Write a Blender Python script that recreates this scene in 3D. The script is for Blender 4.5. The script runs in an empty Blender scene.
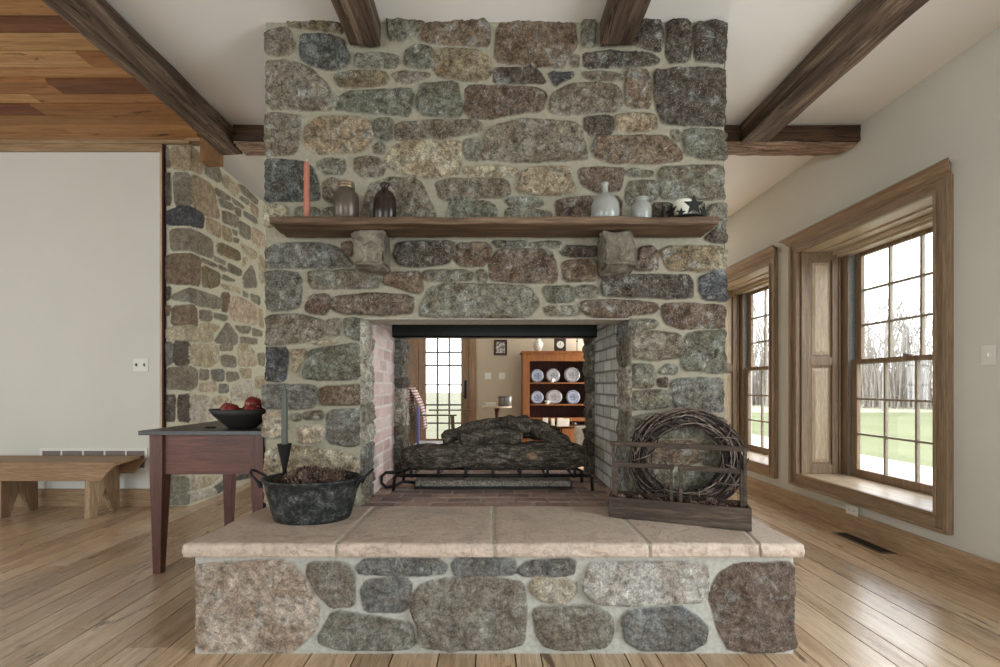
import bpy, bmesh, math, random
import numpy as np
from mathutils import Vector, Matrix, noise as mnoise

# ------------------------------------------------------------------ camera, world, lights, exposure
S = bpy.context.scene
COL = S.collection
cam_d = bpy.data.cameras.new('camera'); cam = bpy.data.objects.new('camera', cam_d); COL.objects.link(cam)
cam.location = (0, 0, 1.2); cam.rotation_euler = (math.pi/2, 0, 0)
cam_d.sensor_width = 36; cam_d.lens = 16.2; cam_d.shift_x = 0.010; cam_d.shift_y = 0.0525
cam_d.clip_start = 0.05; cam_d.clip_end = 300
S.camera = cam
S.view_settings.view_transform = 'Standard'; S.view_settings.look = 'None'
S.view_settings.gamma = 1.0; S.view_settings.use_curve_mapping = False
S.view_settings.exposure = 0.9

W = bpy.data.worlds.new('overcast_sky'); S.world = W; W.use_nodes = True
wn = W.node_tree; bg = wn.nodes['Background']
bg.inputs[0].default_value = (0.90, 0.95, 1.0, 1); bg.inputs[1].default_value = 2.9

def area(name, loc, rot, sx, sy, power, col=(1, 1, 1), portal=False, spread=None):
    d = bpy.data.lights.new(name, 'AREA'); d.shape = 'RECTANGLE'; d.size = sx; d.size_y = sy
    d.energy = power; d.color = col
    if portal: d.cycles.is_portal = True
    if spread: d.spread = spread
    o = bpy.data.objects.new(name, d); COL.objects.link(o); o.location = loc; o.rotation_euler = rot
    return o
PI = math.pi
# daylight entering through the windows in view (portals for the sky)
area('window_portal', (3.40, 3.65, 1.42), (0, PI/2, 0), 2.1, 0.95, 1, portal=True)
area('window_portal', (3.40, 5.40, 1.42), (0, PI/2, 0), 2.1, 0.95, 1, portal=True)
# added fill lamps behind and beside the camera, without windows, brightening the room
area('rear_fill_lamp', (-4.6, -3.35, 1.35), (PI/2, 0, 0), 2.6, 2.0, 95, (0.84, 0.93, 1.0))
area('rear_fill_lamp', (0.6, -3.35, 1.2), (PI/2, 0, 0), 2.4, 1.8, 34, (0.84, 0.93, 1.0))
area('left_fill_lamp', (-6.35, 0.6, 1.45), (0, -PI/2, 0), 2.1, 2.6, 26, (0.84, 0.93, 1.0))
area('right_fill_lamp', (2.9, 0.2, 1.45), (0, PI/2, 0), 2.1, 1.6, 62, (0.84, 0.93, 1.0))
# added fill lamp brightening the far room and the stone wall at left
area('far_room_fill_lamp', (2.9, 7.1, 1.5), (0, PI/2, 0), 1.6, 1.2, 80, (0.92, 0.96, 1.0))

rnd = random.Random(7)
# ------------------------------------------------------------------ helpers
def lin(c):
    r = []
    for v in c[:3]:
        v = v/255.0
        r.append(v/12.92 if v <= 0.04045 else ((v+0.055)/1.055)**2.4)
    return tuple(r)
def lin4(c): return lin(c)+(1.0,)

class MB:
    def __init__(s): s.v = []; s.f = []
    def add(s, vs, fs):
        n = len(s.v); s.v += [tuple(v) for v in vs]; s.f += [tuple(i+n for i in f) for f in fs]; return s
    def box(s, x0, x1, y0, y1, z0, z1):
        return s.add([(x0,y0,z0),(x1,y0,z0),(x1,y1,z0),(x0,y1,z0),(x0,y0,z1),(x1,y0,z1),(x1,y1,z1),(x0,y1,z1)],
                     [(0,3,2,1),(4,5,6,7),(0,1,5,4),(1,2,6,5),(2,3,7,6),(3,0,4,7)])
    def cbox(s, c, d, rot=None):
        vs = []
        for z in (-.5,.5):
            for (x,y) in ((-.5,-.5),(.5,-.5),(.5,.5),(-.5,.5)):
                v = Vector((x*d[0], y*d[1], z*d[2]))
                if rot is not None: v = rot @ v
                vs.append(v+Vector(c))
        return s.add(vs, [(0,3,2,1),(4,5,6,7),(0,1,5,4),(1,2,6,5),(2,3,7,6),(3,0,4,7)])
    def bar(s, a, b, w, h, up=(0,0,1)):
        a = Vector(a); b = Vector(b); d = b-a; L = d.length; x = d.normalized()
        u = Vector(up)
        if abs(x.dot(u)) > .98: u = Vector((1,0,0))
        y = u.cross(x).normalized(); z = x.cross(y)
        return s.cbox((a+b)/2, (L, w, h), Matrix((x, y, z)).transposed())
    def taper(s, p0, w0, p1, w1):       # square-section post from p0 (size w0) to p1 (size w1)
        vs = []
        for p, w in ((p0, w0), (p1, w1)):
            for (x,y) in ((-.5,-.5),(.5,-.5),(.5,.5),(-.5,.5)):
                vs.append((p[0]+x*w, p[1]+y*w, p[2]))
        f = [(0,3,2,1),(4,5,6,7),(0,1,5,4),(1,2,6,5),(2,3,7,6),(3,0,4,7)]
        if p1[2] < p0[2]: f = [tuple(reversed(q)) for q in f]
        return s.add(vs, f)
    def tube(s, pts, r, n=8, closed=False, caps=True, wob=0, seed=0):
        pts = [Vector(p) for p in pts]; m = len(pts)
        rs = r if isinstance(r, (list, tuple)) else [r]*m
        vs = []; prev = None
        for i, p in enumerate(pts):
            if closed: t = (pts[(i+1) % m]-pts[i-1])
            else: t = pts[min(i+1, m-1)]-pts[max(i-1, 0)]
            t.normalize()
            if prev is None:
                a = Vector((0,0,1)) if abs(t.z) < .9 else Vector((1,0,0))
                nrm = (a-t*a.dot(t)).normalized()
            else:
                nrm = (prev-t*prev.dot(t))
                nrm = nrm.normalized() if nrm.length > 1e-6 else Vector((1,0,0))
            prev = nrm; bn = t.cross(nrm)
            for k in range(n):
                a = 2*PI*k/n; d = nrm*math.cos(a)+bn*math.sin(a); rr = rs[i]
                if wob: rr *= 1+wob*mnoise.noise(Vector((d.x*1.4+seed, d.y*1.4+i*.35, d.z*1.4)))
                vs.append(p+d*rr)
        fs = []
        for i in range(m if closed else m-1):
            for k in range(n):
                a = i*n+k; b = i*n+(k+1) % n; c = ((i+1) % m)*n+(k+1) % n; d = ((i+1) % m)*n+k
                fs.append((a, b, c, d))
        if caps and not closed:
            fs.append(tuple(range(n-1, -1, -1))); fs.append(tuple((m-1)*n+k for k in range(n)))
        return s.add(vs, fs)
    def lathe(s, prof, n=32, c=(0,0,0), sx=1, sy=1):
        vs = []; fs = []; m = len(prof)
        for (r, z) in prof:
            for k in range(n):
                a = 2*PI*k/n; vs.append((c[0]+r*sx*math.cos(a), c[1]+r*sy*math.sin(a), c[2]+z))
        for i in range(m-1):
            for k in range(n):
                fs.append((i*n+k, i*n+(k+1) % n, (i+1)*n+(k+1) % n, (i+1)*n+k))
        fs.append(tuple(range(n-1, -1, -1))); fs.append(tuple((m-1)*n+k for k in range(n)))
        return s.add(vs, fs)
    def prism(s, poly, fn):             # poly: 2-D outline; fn(u,v,t) -> 3-D, t 0..1
        n = len(poly)
        vs = [fn(u, v, 0) for u, v in poly]+[fn(u, v, 1) for u, v in poly]
        fs = [tuple(range(n-1, -1, -1)), tuple(range(n, 2*n))]+[(i, (i+1) % n, n+(i+1) % n, n+i) for i in range(n)]
        return s.add(vs, fs)
    def build(s, name, mat, parent=None, smooth=False, bevel=0, loc=None, fix=True):
        me = bpy.data.meshes.new(name); me.from_pydata(s.v, [], s.f)
        if fix:
            b = bmesh.new(); b.from_mesh(me); bmesh.ops.recalc_face_normals(b, faces=b.faces); b.to_mesh(me); b.free()
        me.materials.append(mat)
        if smooth: me.polygons.foreach_set('use_smooth', [True]*len(me.polygons))
        o = bpy.data.objects.new(name, me); COL.objects.link(o)
        if parent is not None: o.parent = parent
        if loc is not None: o.location = loc
        if bevel:
            m = o.modifiers.new('bevel', 'BEVEL'); m.width = bevel; m.segments = 2; m.limit_method = 'ANGLE'
        if smooth == 2:
            try:
                m = o.modifiers.new('es', 'EDGE_SPLIT'); m.split_angle = math.radians(40)
            except Exception: pass
        return o

def rough_box(x0, x1, y0, y1, z0, z1, step, amp, sc=4.0, seed=0, rnd_edge=0.0, fine=0.3):
    """A hewn block: finely divided box with noisy, worn faces, returned as an MB."""
    m = MB(); nx = max(1, round((x1-x0)/step)); ny = max(1, round((y1-y0)/step)); nz = max(1, round((z1-z0)/step))
    if isinstance(sc, (int, float)): sc = (sc, sc, sc)
    idx = {}
    cx, cy, cz = (x0+x1)/2, (y0+y1)/2, (z0+z1)/2
    def P(i, j, k):
        key = (i, j, k)
        if key in idx: return idx[key]
        p = Vector((x0+(x1-x0)*i/nx, y0+(y1-y0)*j/ny, z0+(z1-z0)*k/nz))
        q = Vector((p.x*sc[0]+seed*3.1, p.y*sc[1]+seed*1.7, p.z*sc[2]))
        n = mnoise.noise_vector(q)*amp + mnoise.noise_vector(q*3.7)*amp*fine
        e = (i in (0, nx))+(j in (0, ny))+(k in (0, nz))
        if rnd_edge and e > 1:
            c = Vector((cx, cy, cz))-p
            d = Vector((math.copysign(1, c.x) if i in (0, nx) else 0, math.copysign(1, c.y) if j in (0, ny) else 0, math.copysign(1, c.z) if k in (0, nz) else 0))
            p = p+d*rnd_edge*(.5+abs(mnoise.noise(q*1.3+Vector((9, 0, 0))))*1.6)
        m.v.append(tuple(p+n)); idx[key] = len(m.v)-1
        return idx[key]
    for i in range(nx):
        for j in range(ny):
            m.f.append((P(i,j,0),P(i,j+1,0),P(i+1,j+1,0),P(i+1,j,0))); m.f.append((P(i,j,nz),P(i+1,j,nz),P(i+1,j+1,nz),P(i,j+1,nz)))
    for i in range(nx):
        for k in range(nz):
            m.f.append((P(i,0,k),P(i+1,0,k),P(i+1,0,k+1),P(i,0,k+1))); m.f.append((P(i,ny,k),P(i,ny,k+1),P(i+1,ny,k+1),P(i+1,ny,k)))
    for j in range(ny):
        for k in range(nz):
            m.f.append((P(0,j,k),P(0,j,k+1),P(0,j+1,k+1),P(0,j+1,k))); m.f.append((P(nx,j,k),P(nx,j+1,k),P(nx,j+1,k+1),P(nx,j,k+1)))
    return m

def tag(o, label=None, cat=None, group=None, kind=None):
    if label: o['label'] = label
    if cat: o['category'] = cat
    if group: o['group'] = group
    if kind: o['kind'] = kind
    return o
def thing(name, label, cat, loc=(0,0,0), rz=0, group=None):
    o = bpy.data.objects.new(name, None); COL.objects.link(o); o.empty_display_size = .1
    o.location = loc; o.rotation_euler = (0, 0, rz)
    return tag(o, label, cat, group)
def struct(o): o['kind'] = 'structure'; return o
def dup(root, loc, rz=0, label=None, scale=None, rot=None):
    r = root.copy(); COL.objects.link(r); r.location = loc; r.rotation_euler = rot if rot else (0, 0, rz)
    if scale: r.scale = (scale,)*3 if isinstance(scale, (int, float)) else scale
    if label: r['label'] = label
    for ch in list(root.children):
        c = ch.copy(); COL.objects.link(c); c.parent = r
        for g in ch.children:
            d = g.copy(); COL.objects.link(d); d.parent = c
    return r

# ------------------------------------------------------------------ materials
class NT:
    def __init__(s, name):
        s.m = bpy.data.materials.new(name); s.m.use_nodes = True; s.t = s.m.node_tree; s.b = s.t.nodes['Principled BSDF']
        s.b.inputs['Specular IOR Level'].default_value = 0.3
    def n(s, typ, **kw):
        x = s.t.nodes.new(typ)
        for k, v in kw.items():
            if k.startswith('i_'): x.inputs[k[2:].replace('_', ' ')].default_value = v
            else: setattr(x, k, v)
        return x
    def l(s, a, b): s.t.links.new(a, b)
    def coord(s, scale=(1,1,1), attr_off=None):
        tc = s.n('ShaderNodeTexCoord'); mp = s.n('ShaderNodeMapping'); s.l(tc.outputs['Object'], mp.inputs[0])
        mp.inputs['Scale'].default_value = scale
        if attr_off is not None:
            s.l(attr_off, mp.inputs['Location'])
        return mp.outputs[0]
    def noise(s, co, scale, detail=4, rough=.55, dist=0):
        x = s.n('ShaderNodeTexNoise'); s.l(co, x.inputs['Vector']); x.inputs['Scale'].default_value = scale
        x.inputs['Detail'].default_value = detail; x.inputs['Roughness'].default_value = rough; x.inputs['Distortion'].default_value = dist
        return x.outputs[0]
    def ramp(s, f, stops):
        x = s.n('ShaderNodeValToRGB'); s.l(f, x.inputs[0]); e = x.color_ramp.elements
        while len(e) < len(stops): e.new(.5)
        for el, (p, c) in zip(e, stops):
            el.position = p; el.color = c if len(c) == 4 else tuple(c)+(1,)
        return x.outputs[0]
    def mix(s, f, a, b, mode='MIX'):
        x = s.n('ShaderNodeMix', data_type='RGBA', blend_type=mode)
        for sock, v in ((x.inputs[0], f), (x.inputs[6], a), (x.inputs[7], b)):
            if hasattr(v, 'is_linked') or isinstance(v, bpy.types.NodeSocket): s.l(v, sock)
            else: sock.default_value = v if isinstance(v, (int, float)) else (tuple(v)+(1,))[:4]
        return x.outputs[2]
    def bump(s, h, strength=.3, dist=.01):
        x = s.n('ShaderNodeBump'); s.l(h, x.inputs['Height']); x.inputs['Strength'].default_value = strength; x.inputs['Distance'].default_value = dist
        s.l(x.outputs[0], s.b.inputs['Normal'])
    def out(s, col=None, rough=None, metal=None, spec=None):
        if col is not None:
            if isinstance(col, bpy.types.NodeSocket): s.l(col, s.b.inputs['Base Color'])
            else: s.b.inputs['Base Color'].default_value = (tuple(col)+(1,))[:4]
        if rough is not None:
            if isinstance(rough, bpy.types.NodeSocket): s.l(rough, s.b.inputs['Roughness'])
            else: s.b.inputs['Roughness'].default_value = rough
        if metal is not None: s.b.inputs['Metallic'].default_value = metal
        if spec is not None: s.b.inputs['Specular IOR Level'].default_value = spec
        return s.m
G3 = lambda v: (v, v, v)

def wood(name, c1, c2, axis='x', rough=.5, across=14, along=.9, crack=.0, bump=.25, spec=.3):
    t = NT(name); sc = {'x': (along, across, across), 'y': (across, along, across), 'z': (across, across, along)}[axis]
    co = t.coord(sc); n1 = t.noise(co, 1.6, 6, .6, .6); n2 = t.noise(co, 6, 4, .7, .3)
    c = t.ramp(n1, [(.3, lin(c2)), (.52, lin(tuple((a+b)/2 for a, b in zip(c1, c2)))), (.7, lin(c1))])
    c = t.mix(t.ramp(n2, [(.35, G3(.55)), (.6, G3(0))]), c, lin(tuple(v*.62 for v in c2)))
    h = t.mix(.5, n1, n2)
    if crack:
        n3 = t.noise(t.coord(tuple(v*.5 for v in sc)), 2.3, 5, .6, 1.2)
        k = t.ramp(n3, [(.485, G3(0)), (.5, G3(1)), (.515, G3(0))])
        c = t.mix(t.mix(k, G3(0), G3(crack)), c, lin(tuple(v*.3 for v in c2)))
    t.bump(h, bump, .008)
    return t.out(c, rough, spec=spec)
def plain(name, c, rough=.6, metal=0, spec=.3, var=.12, sc=30, bump=.1):
    t = NT(name); co = t.coord(); n = t.noise(co, sc, 4)
    a = tuple(v*(1-var) for v in lin(c)); b = tuple(min(1, v*(1+var)) for v in lin(c))
    if bump: t.bump(n, bump, .004)
    return t.out(t.ramp(n, [(.3, a), (.7, b)]), rough, metal, spec)

def attr_stone(name, mortar, contrast=1.2, bump=1.0, rough=.85):
    t = NT(name)
    at = t.n('ShaderNodeVertexColor', layer_name='Col'); mk = t.n('ShaderNodeAttribute', attribute_name='mask')
    co = t.coord()
    big = t.noise(co, 7, 5, .6, .8); mid = t.noise(co, 28, 6, .7, .6); fine = t.noise(co, 110, 5, .75)
    vein = t.noise(co, 16, 6, .62, 1.6)
    def rng(src, lo, hi, a=.3, b=.7):
        x = t.n('ShaderNodeMapRange'); t.l(src, x.inputs[0]); x.inputs[1].default_value = a; x.inputs[2].default_value = b
        x.inputs[3].default_value = lo; x.inputs[4].default_value = hi; return x.outputs[0]
    def scl(v, f):
        x = t.n('ShaderNodeVectorMath', operation='SCALE'); t.l(v, x.inputs[0]); t.l(f, x.inputs['Scale']); return x.outputs[0]
    k = contrast; c = at.outputs[0]
    c = t.mix(t.ramp(big, [(.42, G3(0)), (.6, G3(.5*k))]), c, t.mix(1.0, c, lin((226, 196, 172)), 'MULTIPLY'))
    c = t.mix(t.ramp(t.noise(co, 10, 4, .6, .5), [(.56, G3(0)), (.68, G3(.5*k))]), c, lin((150, 152, 146)))
    c = scl(c, rng(mid, 1-.55*k, 1+.42*k, .34, .66)); c = scl(c, rng(fine, 1-.42*k, 1+.36*k, .34, .66)); c = scl(c, rng(big, 1+.22*k, 1-.22*k))
    c = t.mix(t.ramp(vein, [(.485, G3(0)), (.5, G3(.32*k)), (.515, G3(0))]), c, lin((190, 184, 170)))
    c = t.mix(t.ramp(t.noise(co, 22, 6, .7, 1.0), [(.62, G3(0)), (.7, G3(.45*k))]), c, lin((196, 190, 176)))
    c = t.mix(t.ramp(t.noise(co, 19, 6, .7, 1.4), [(.30, G3(.65*k)), (.38, G3(0))]), c, lin((44, 40, 36)))
    mn = t.noise(co, 45, 5, .6)
    mc = t.ramp(mn, [(.3, tuple(v*.82 for v in lin(mortar))), (.7, tuple(v*1.1 for v in lin(mortar)))])
    col = t.mix(mk.outputs['Fac'], mc, c)
    h = t.mix(mk.outputs['Fac'], t.mix(.7, mn, G3(.5)), t.mix(.45, mid, t.mix(.5, vein, fine)))
    t.bump(h, bump, .016)
    return t.out(col, rough, spec=.25)

M = {}
M['stone'] = attr_stone('fieldstone', (150, 144, 125), 1.25)
M['stone_pale'] = attr_stone('fieldstone_pale_mortar', (196, 192, 168), .75)
M['stone_base'] = attr_stone('hearth_fieldstone', (176, 174, 164), 1.0)
M['brick_pink'] = attr_stone('pink_brick', (222, 212, 206), .22, .25)
M['brick_grey'] = attr_stone('grey_firebrick', (112, 110, 102), .25, .25)
M['brick_floor'] = attr_stone('hearth_paver', (168, 156, 146), .3, .25)
t = NT('flagstone'); co = t.coord(); a = t.noise(co, 3.5, 5, .6, .6); b = t.noise(co, 60, 5, .7); v = t.noise(co, 5.5, 7, .6, 1.3)
c = t.ramp(a, [(.3, lin((180, 161, 145))), (.55, lin((198, 179, 162))), (.75, lin((176, 163, 149)))])
c = t.mix(t.ramp(b, [(.3, G3(.45)), (.5, G3(0))]), c, lin((120, 104, 90)))
c = t.mix(t.ramp(v, [(.488, G3(0)), (.5, G3(.35)), (.512, G3(0))]), c, lin((120, 100, 86)))
t.bump(t.mix(.3, t.ramp(v, [(.47, G3(0)), (.51, G3(1))]), t.mix(.5, a, b)), .45, .012); M['flag'] = t.out(c, .62, spec=.35)
M['mortar'] = plain('mortar', (150, 144, 125), .9, var=.15)
M['plaster'] = plain('white_plaster', (214, 211, 200), .8, var=.02, sc=2, bump=.02)
M['plaster_tan'] = plain('cream_plaster', (196, 180, 156), .8, var=.02, sc=2, bump=.02)
M['ceiling'] = plain('ceiling_white', (232, 228, 220), .85, var=.015, sc=2, bump=.02)
M['beam_y'] = wood('hewn_beam_along', (158, 136, 114), (62, 47, 37), 'y', .75, 9, .6, .95, 1.0, .25)
M['beam_x'] = wood('hewn_beam_across', (110, 82, 60), (54, 40, 30), 'x', .75, 9, .6, .95, 1.0, .25)
M['beam_pale'] = wood('split_beam_face', (214, 184, 156), (120, 94, 76), 'x', .85, 14, 1.2, .9, .8, .15)
M['oak_y'] = wood('oak_along_wall', (178, 151, 120), (134, 109, 83), 'y', .42, 22, 1.2, 0, .2, .4)
M['oak_z'] = wood('oak_upright', (176, 150, 121), (132, 108, 83), 'z', .42, 22, 1.2, 0, .2, .4)
M['oak_pale_z'] = wood('pale_oak_panel', (220, 200, 172), (192, 168, 136), 'z', .4, 20, 1.4, 0, .15, .4)
M['oak_pale_y'] = wood('pale_oak_board', (224, 206, 180), (202, 178, 148), 'y', .35, 20, 1.0, 0, .15, .4)
M['oak_x'] = wood('oak_across', (186, 158, 122), (150, 120, 88), 'x', .5, 20, 1.1, 0, .2, .35)
M['bench_x'] = wood('bench_board', (188, 156, 120), (148, 114, 80), 'x', .5, 18, 1.2, .3, .25, .35)
M['bench_z'] = wood('bench_leg', (200, 174, 142), (160, 130, 98), 'z', .55, 18, 1.2, .3, .25, .3)
M['mantel'] = wood('mantel_plank', (132, 108, 84), (84, 64, 48), 'x', .6, 16, 1.1, .5, .45, .25)
M['red'] = wood('red_painted_wood', (120, 74, 58), (90, 54, 42), 'x', .45, 14, 1.2, .2, .2, .35)
M['redz'] = wood('red_painted_leg', (112, 70, 58), (84, 50, 42), 'z', .45, 14, 1.2, .2, .2, .35)
M['darktop'] = wood('dark_table_top', (70, 66, 64), (44, 40, 40), 'y', .35, 16, 1.2, .4, .25, .5)
M['greywood'] = wood('weathered_tote', (112, 96, 82), (58, 48, 42), 'x', .7, 16, 1.6, .5, .4, .2)
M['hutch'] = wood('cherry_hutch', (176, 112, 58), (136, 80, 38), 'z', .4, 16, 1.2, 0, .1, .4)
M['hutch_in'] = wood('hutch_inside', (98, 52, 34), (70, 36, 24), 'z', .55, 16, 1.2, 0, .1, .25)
M['door_wood'] = wood('door_wood', (176, 142, 106), (144, 110, 78), 'z', .4, 18, 1.2, 0, .1, .4)
M['iron'] = plain('black_iron', (38, 37, 36), .55, .6, .4, .3, 40, .3)
M['steel'] = plain('dark_steel', (36, 40, 38), .35, .3, .5, .1, 4, .05)
M['white'] = plain('white_plastic', (228, 226, 216), .4, var=.01, bump=0)
M['slot'] = plain('dark_slot', (60, 56, 52), .6, bump=0)
M['grille'] = plain('grille_louver', (140, 128, 122), .6, bump=0)
M['glassy_brown'] = plain('brown_glass_bottle', (40, 28, 22), .22, 0, .35, .05, 8, 0)
M['stoneware_brown'] = plain('brown_salt_glaze', (84, 74, 63), .32, .3, .5, .12, 30, .05)
M['tin_brass'] = plain('brass_cap', (140, 122, 100), .35, .7, .5)
M['stoneware_grey'] = plain('grey_stoneware', (142, 142, 136), .25, 0, .6, .06, 30, .03)
M['candle_red'] = plain('salmon_candle', (172, 108, 88), .45, 0, .4, .04, 10, 0)
M['candle_green'] = plain('green_candle', (80, 83, 74), .45, 0, .4, .05, 10, 0)
M['candle_white'] = plain('white_candle', (226, 220, 204), .45, 0, .4, .02, 10, 0)
M['star'] = plain('dark_star_tin', (30, 33, 28), .6, .2, .3, .1, 30, .1)
t = NT('galvanised_bucket'); co = t.coord(); a = t.noise(co, 26, 8, .8, .3); b = t.noise(co, 90, 4, .7)
c = t.ramp(a, [(.34, lin((26, 27, 27))), (.5, lin((52, 54, 53))), (.6, lin((92, 94, 92))), (.7, lin((150, 150, 146)))]); t.bump(b, .4, .005); M['bucket'] = t.out(c, .5, .45)
t = NT('apple_skin'); co = t.coord((1, 1, .3)); a = t.noise(co, 30, 4, .6); M['apple'] = t.out(t.ramp(a, [(.3, lin((96, 24, 28))), (.6, lin((140, 44, 42))), (.8, lin((176, 92, 66)))]), .25, spec=.6)
t = NT('pinecone'); co = t.coord(); a = t.noise(co, 60, 4); M['cone'] = t.out(t.ramp(a, [(.3, lin((50, 38, 32))), (.55, lin((104, 82, 70))), (.72, lin((176, 152, 134)))]), .8)
t = NT('charred_log'); co = t.coord((1.5, 5, 5)); a = t.noise(co, 8, 8, .75, .8); b = t.noise(t.coord(), 70, 5, .8)
c = t.ramp(a, [(.34, lin((34, 31, 28))), (.5, lin((84, 77, 67))), (.66, lin((150, 140, 124)))])
c = t.mix(t.ramp(b, [(.35, G3(.8)), (.55, G3(0))]), c, lin((20, 18, 16))); t.bump(t.mix(.5, a, b), 1, .02); M['log'] = t.out(c, .9, spec=.15)
t = NT('log_end'); co = t.coord(); a = t.noise(co, 30, 4); M['log_end'] = t.out(t.ramp(a, [(.3, lin((92, 70, 52))), (.7, lin((150, 122, 96)))]), .85)
M['embers'] = plain('ash_bed', (122, 116, 106), .95, 0, .1, .9, 120, 1)
t = NT('vine'); vc = t.n('ShaderNodeVertexColor', layer_name='Col'); a = t.noise(t.coord(), 40, 4, .7); M['vine'] = t.out(t.mix(t.ramp(a, [(.35, G3(.6)), (.55, G3(0))]), vc.outputs[0], lin((40, 32, 28))), .8)
t = NT('window_glass'); t.t.nodes.remove(t.b)
tr = t.n('ShaderNodeBsdfTransparent'); gl = t.n('ShaderNodeBsdfGlossy'); gl.inputs['Roughness'].default_value = .02
lw = t.n('ShaderNodeLayerWeight'); pw_ = t.n('ShaderNodeMath', operation='POWER'); pw_.inputs[1].default_value = 5.0; t.l(lw.outputs['Facing'], pw_.inputs[0])
fr = t.n('ShaderNodeMath', operation='MULTIPLY_ADD'); fr.inputs[1].default_value = .7; fr.inputs[2].default_value = .04; t.l(pw_.outputs[0], fr.inputs[0]); mx = t.n('ShaderNodeMixShader')
t.l(fr.outputs[0], mx.inputs[0]); t.l(tr.outputs[0], mx.inputs[1]); t.l(gl.outputs[0], mx.inputs[2]); t.l(mx.outputs[0], t.t.nodes['Material Output'].inputs[0]); M['glass'] = t.m

# planked floor / ceiling, colour per board in Col, grain offset in alpha
def board_mat(name, along, dark, crack, rough, bump=.2, knots=True, spec=.4):
    t = NT(name); at = t.n('ShaderNodeVertexColor', layer_name='Col')
    off = t.n('ShaderNodeCombineXYZ'); mu = t.n('ShaderNodeMath', operation='MULTIPLY'); mu.inputs[1].default_value = 41.0
    t.l(at.outputs[1], mu.inputs[0])
    for i in range(3): t.l(mu.outputs[0], off.inputs[i])
    sc = (13, .8, 13) if along == 'y' else (.8, 13, 13)
    co = t.coord(sc, off.outputs[0]); n1 = t.noise(co, 1.5, 6, .62, .7); n2 = t.noise(co, 7, 4, .7, .2)
    c = t.mix(t.ramp(n1, [(.35, G3(.75)), (.62, G3(0))]), at.outputs[0], t.mix(1.0, at.outputs[0], lin((208, 194, 180)), 'MULTIPLY'))
    c = t.mix(t.ramp(n2, [(.35, G3(.5)), (.55, G3(0))]), c, t.mix(1.0, at.outputs[0], lin((178, 160, 144)), 'MULTIPLY'))
    co3 = t.coord((3.2, .55, 3) if along == 'y' else (.55, 3.2, 3), off.outputs[0]); n3 = t.noise(co3, 3.2, 7, .7, .9)
    c = t.mix(t.ramp(n3, [(.335, G3(crack)), (.385, G3(0))]), c, lin(dark))
    if knots:
        vo = t.n('ShaderNodeTexVoronoi'); t.l(t.coord((3.0, 1.5, 1) if along == 'y' else (1.5, 3.0, 1), off.outputs[0]), vo.inputs['Vector']); vo.inputs['Scale'].default_value = 1.0
        c = t.mix(t.ramp(vo.outputs['Distance'], [(.02, G3(.8)), (.075, G3(0))]), c, lin(dark))
    t.bump(t.mix(.5, n1, n2), bump, .004)
    r = t.ramp(n1, [(.3, G3(rough+.1)), (.7, G3(rough-.05))])
    return t.out(c, r, spec=spec)
M['floor'] = board_mat('wide_plank_floor', 'y', (84, 64, 50), .85, .22, spec=.8)
M['ceil_wood'] = board_mat('plank_ceiling', 'x', (58, 34, 22), .85, .55, spec=.25)

def planks(name, mat, axis, a0, a1, b0, b1, z, wr, lr, cols, seed, down=False, gap=.006, step=0):
    """Boards running along axis over a0..a1, laid side by side over b0..b1."""
    r = random.Random(seed); vs = []; fs = []; cs = []; b = b0
    while b < b1:
        w = r.uniform(*wr); e = min(b+w, b1); a = a0-r.uniform(0, lr[1]*.8)
        dz = r.uniform(-step, step)
        while a < a1:
            L = r.uniform(*lr); s0 = max(a, a0); s1 = min(a+L, a1)
            if s1 > s0+.01:
                c = r.choice(cols); k = r.uniform(.86, 1.12); c = [v*k for v in lin(c)]
                p = [(s0, b+gap/2), (s1-gap/2, b+gap/2), (s1-gap/2, e-gap/2), (s0, e-gap/2)]
                if axis == 'y': p = [(q, s) for s, q in p]
                n = len(vs); zt = z+dz; zb = z+(.02 if down else -.012)
                vs += [(x, y, zt) for x, y in p]+[(x, y, zb) for x, y in p]
                q = [(n, n+1, n+2, n+3)]+[(n+i, n+4+i, n+4+(i+1) % 4, n+(i+1) % 4) for i in range(4)]
                fs += q; cs += [tuple(c)+(r.random(),)]*len(q)
            a += L
        b = e
    me = bpy.data.meshes.new(name); me.from_pydata(vs, [], fs)
    bm = bmesh.new(); bm.from_mesh(me); bm.free()
    at = me.attributes.new('Col', 'FLOAT_COLOR', 'CORNER')
    data = []
    for p, c in zip(me.polygons, cs): data += list(c)*p.loop_total
    at.data.foreach_set('color', data); me.materials.append(mat)
    o = bpy.data.objects.new(name, me); COL.objects.link(o)
    return o

# ------------------------------------------------------------------ masonry height fields
def vnoise(x, y, seed=0):
    xi = np.floor(x).astype(np.int64); yi = np.floor(y).astype(np.int64); xf = x-xi; yf = y-yi
    def hsh(a, b):
        n = (a*374761393+b*668265263+seed*974634777) & 0xffffffff
        n = ((n ^ (n >> 13))*1274126177) & 0xffffffff
        return ((n ^ (n >> 16)) & 0xffff)/65535.0
    u = xf*xf*(3-2*xf); w = yf*yf*(3-2*yf)
    return (hsh(xi, yi)*(1-u)+hsh(xi+1, yi)*u)*(1-w)+(hsh(xi, yi+1)*(1-u)+hsh(xi+1, yi+1)*u)*w
def fbm(x, y, f, seed, o=4, ridge=False):
    s = 0; a = 1; t_ = 0
    for i in range(o):
        n = vnoise(x*f+i*7.3, y*f+i*3.1, seed+i)
        if ridge: n = 1-abs(2*n-1)
        s = s+n*a; t_ += a; a *= .5; f *= 2.05
    return s/t_
def chaikin(p, k=2):
    for _ in range(k):
        q = []
        for i in range(len(p)):
            a = p[i]; b = p[(i+1) % len(p)]
            q.append((a[0]*.87+b[0]*.13, a[1]*.87+b[1]*.13)); q.append((a[0]*.13+b[0]*.87, a[1]*.13+b[1]*.87))
        p = q
    return p
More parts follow.
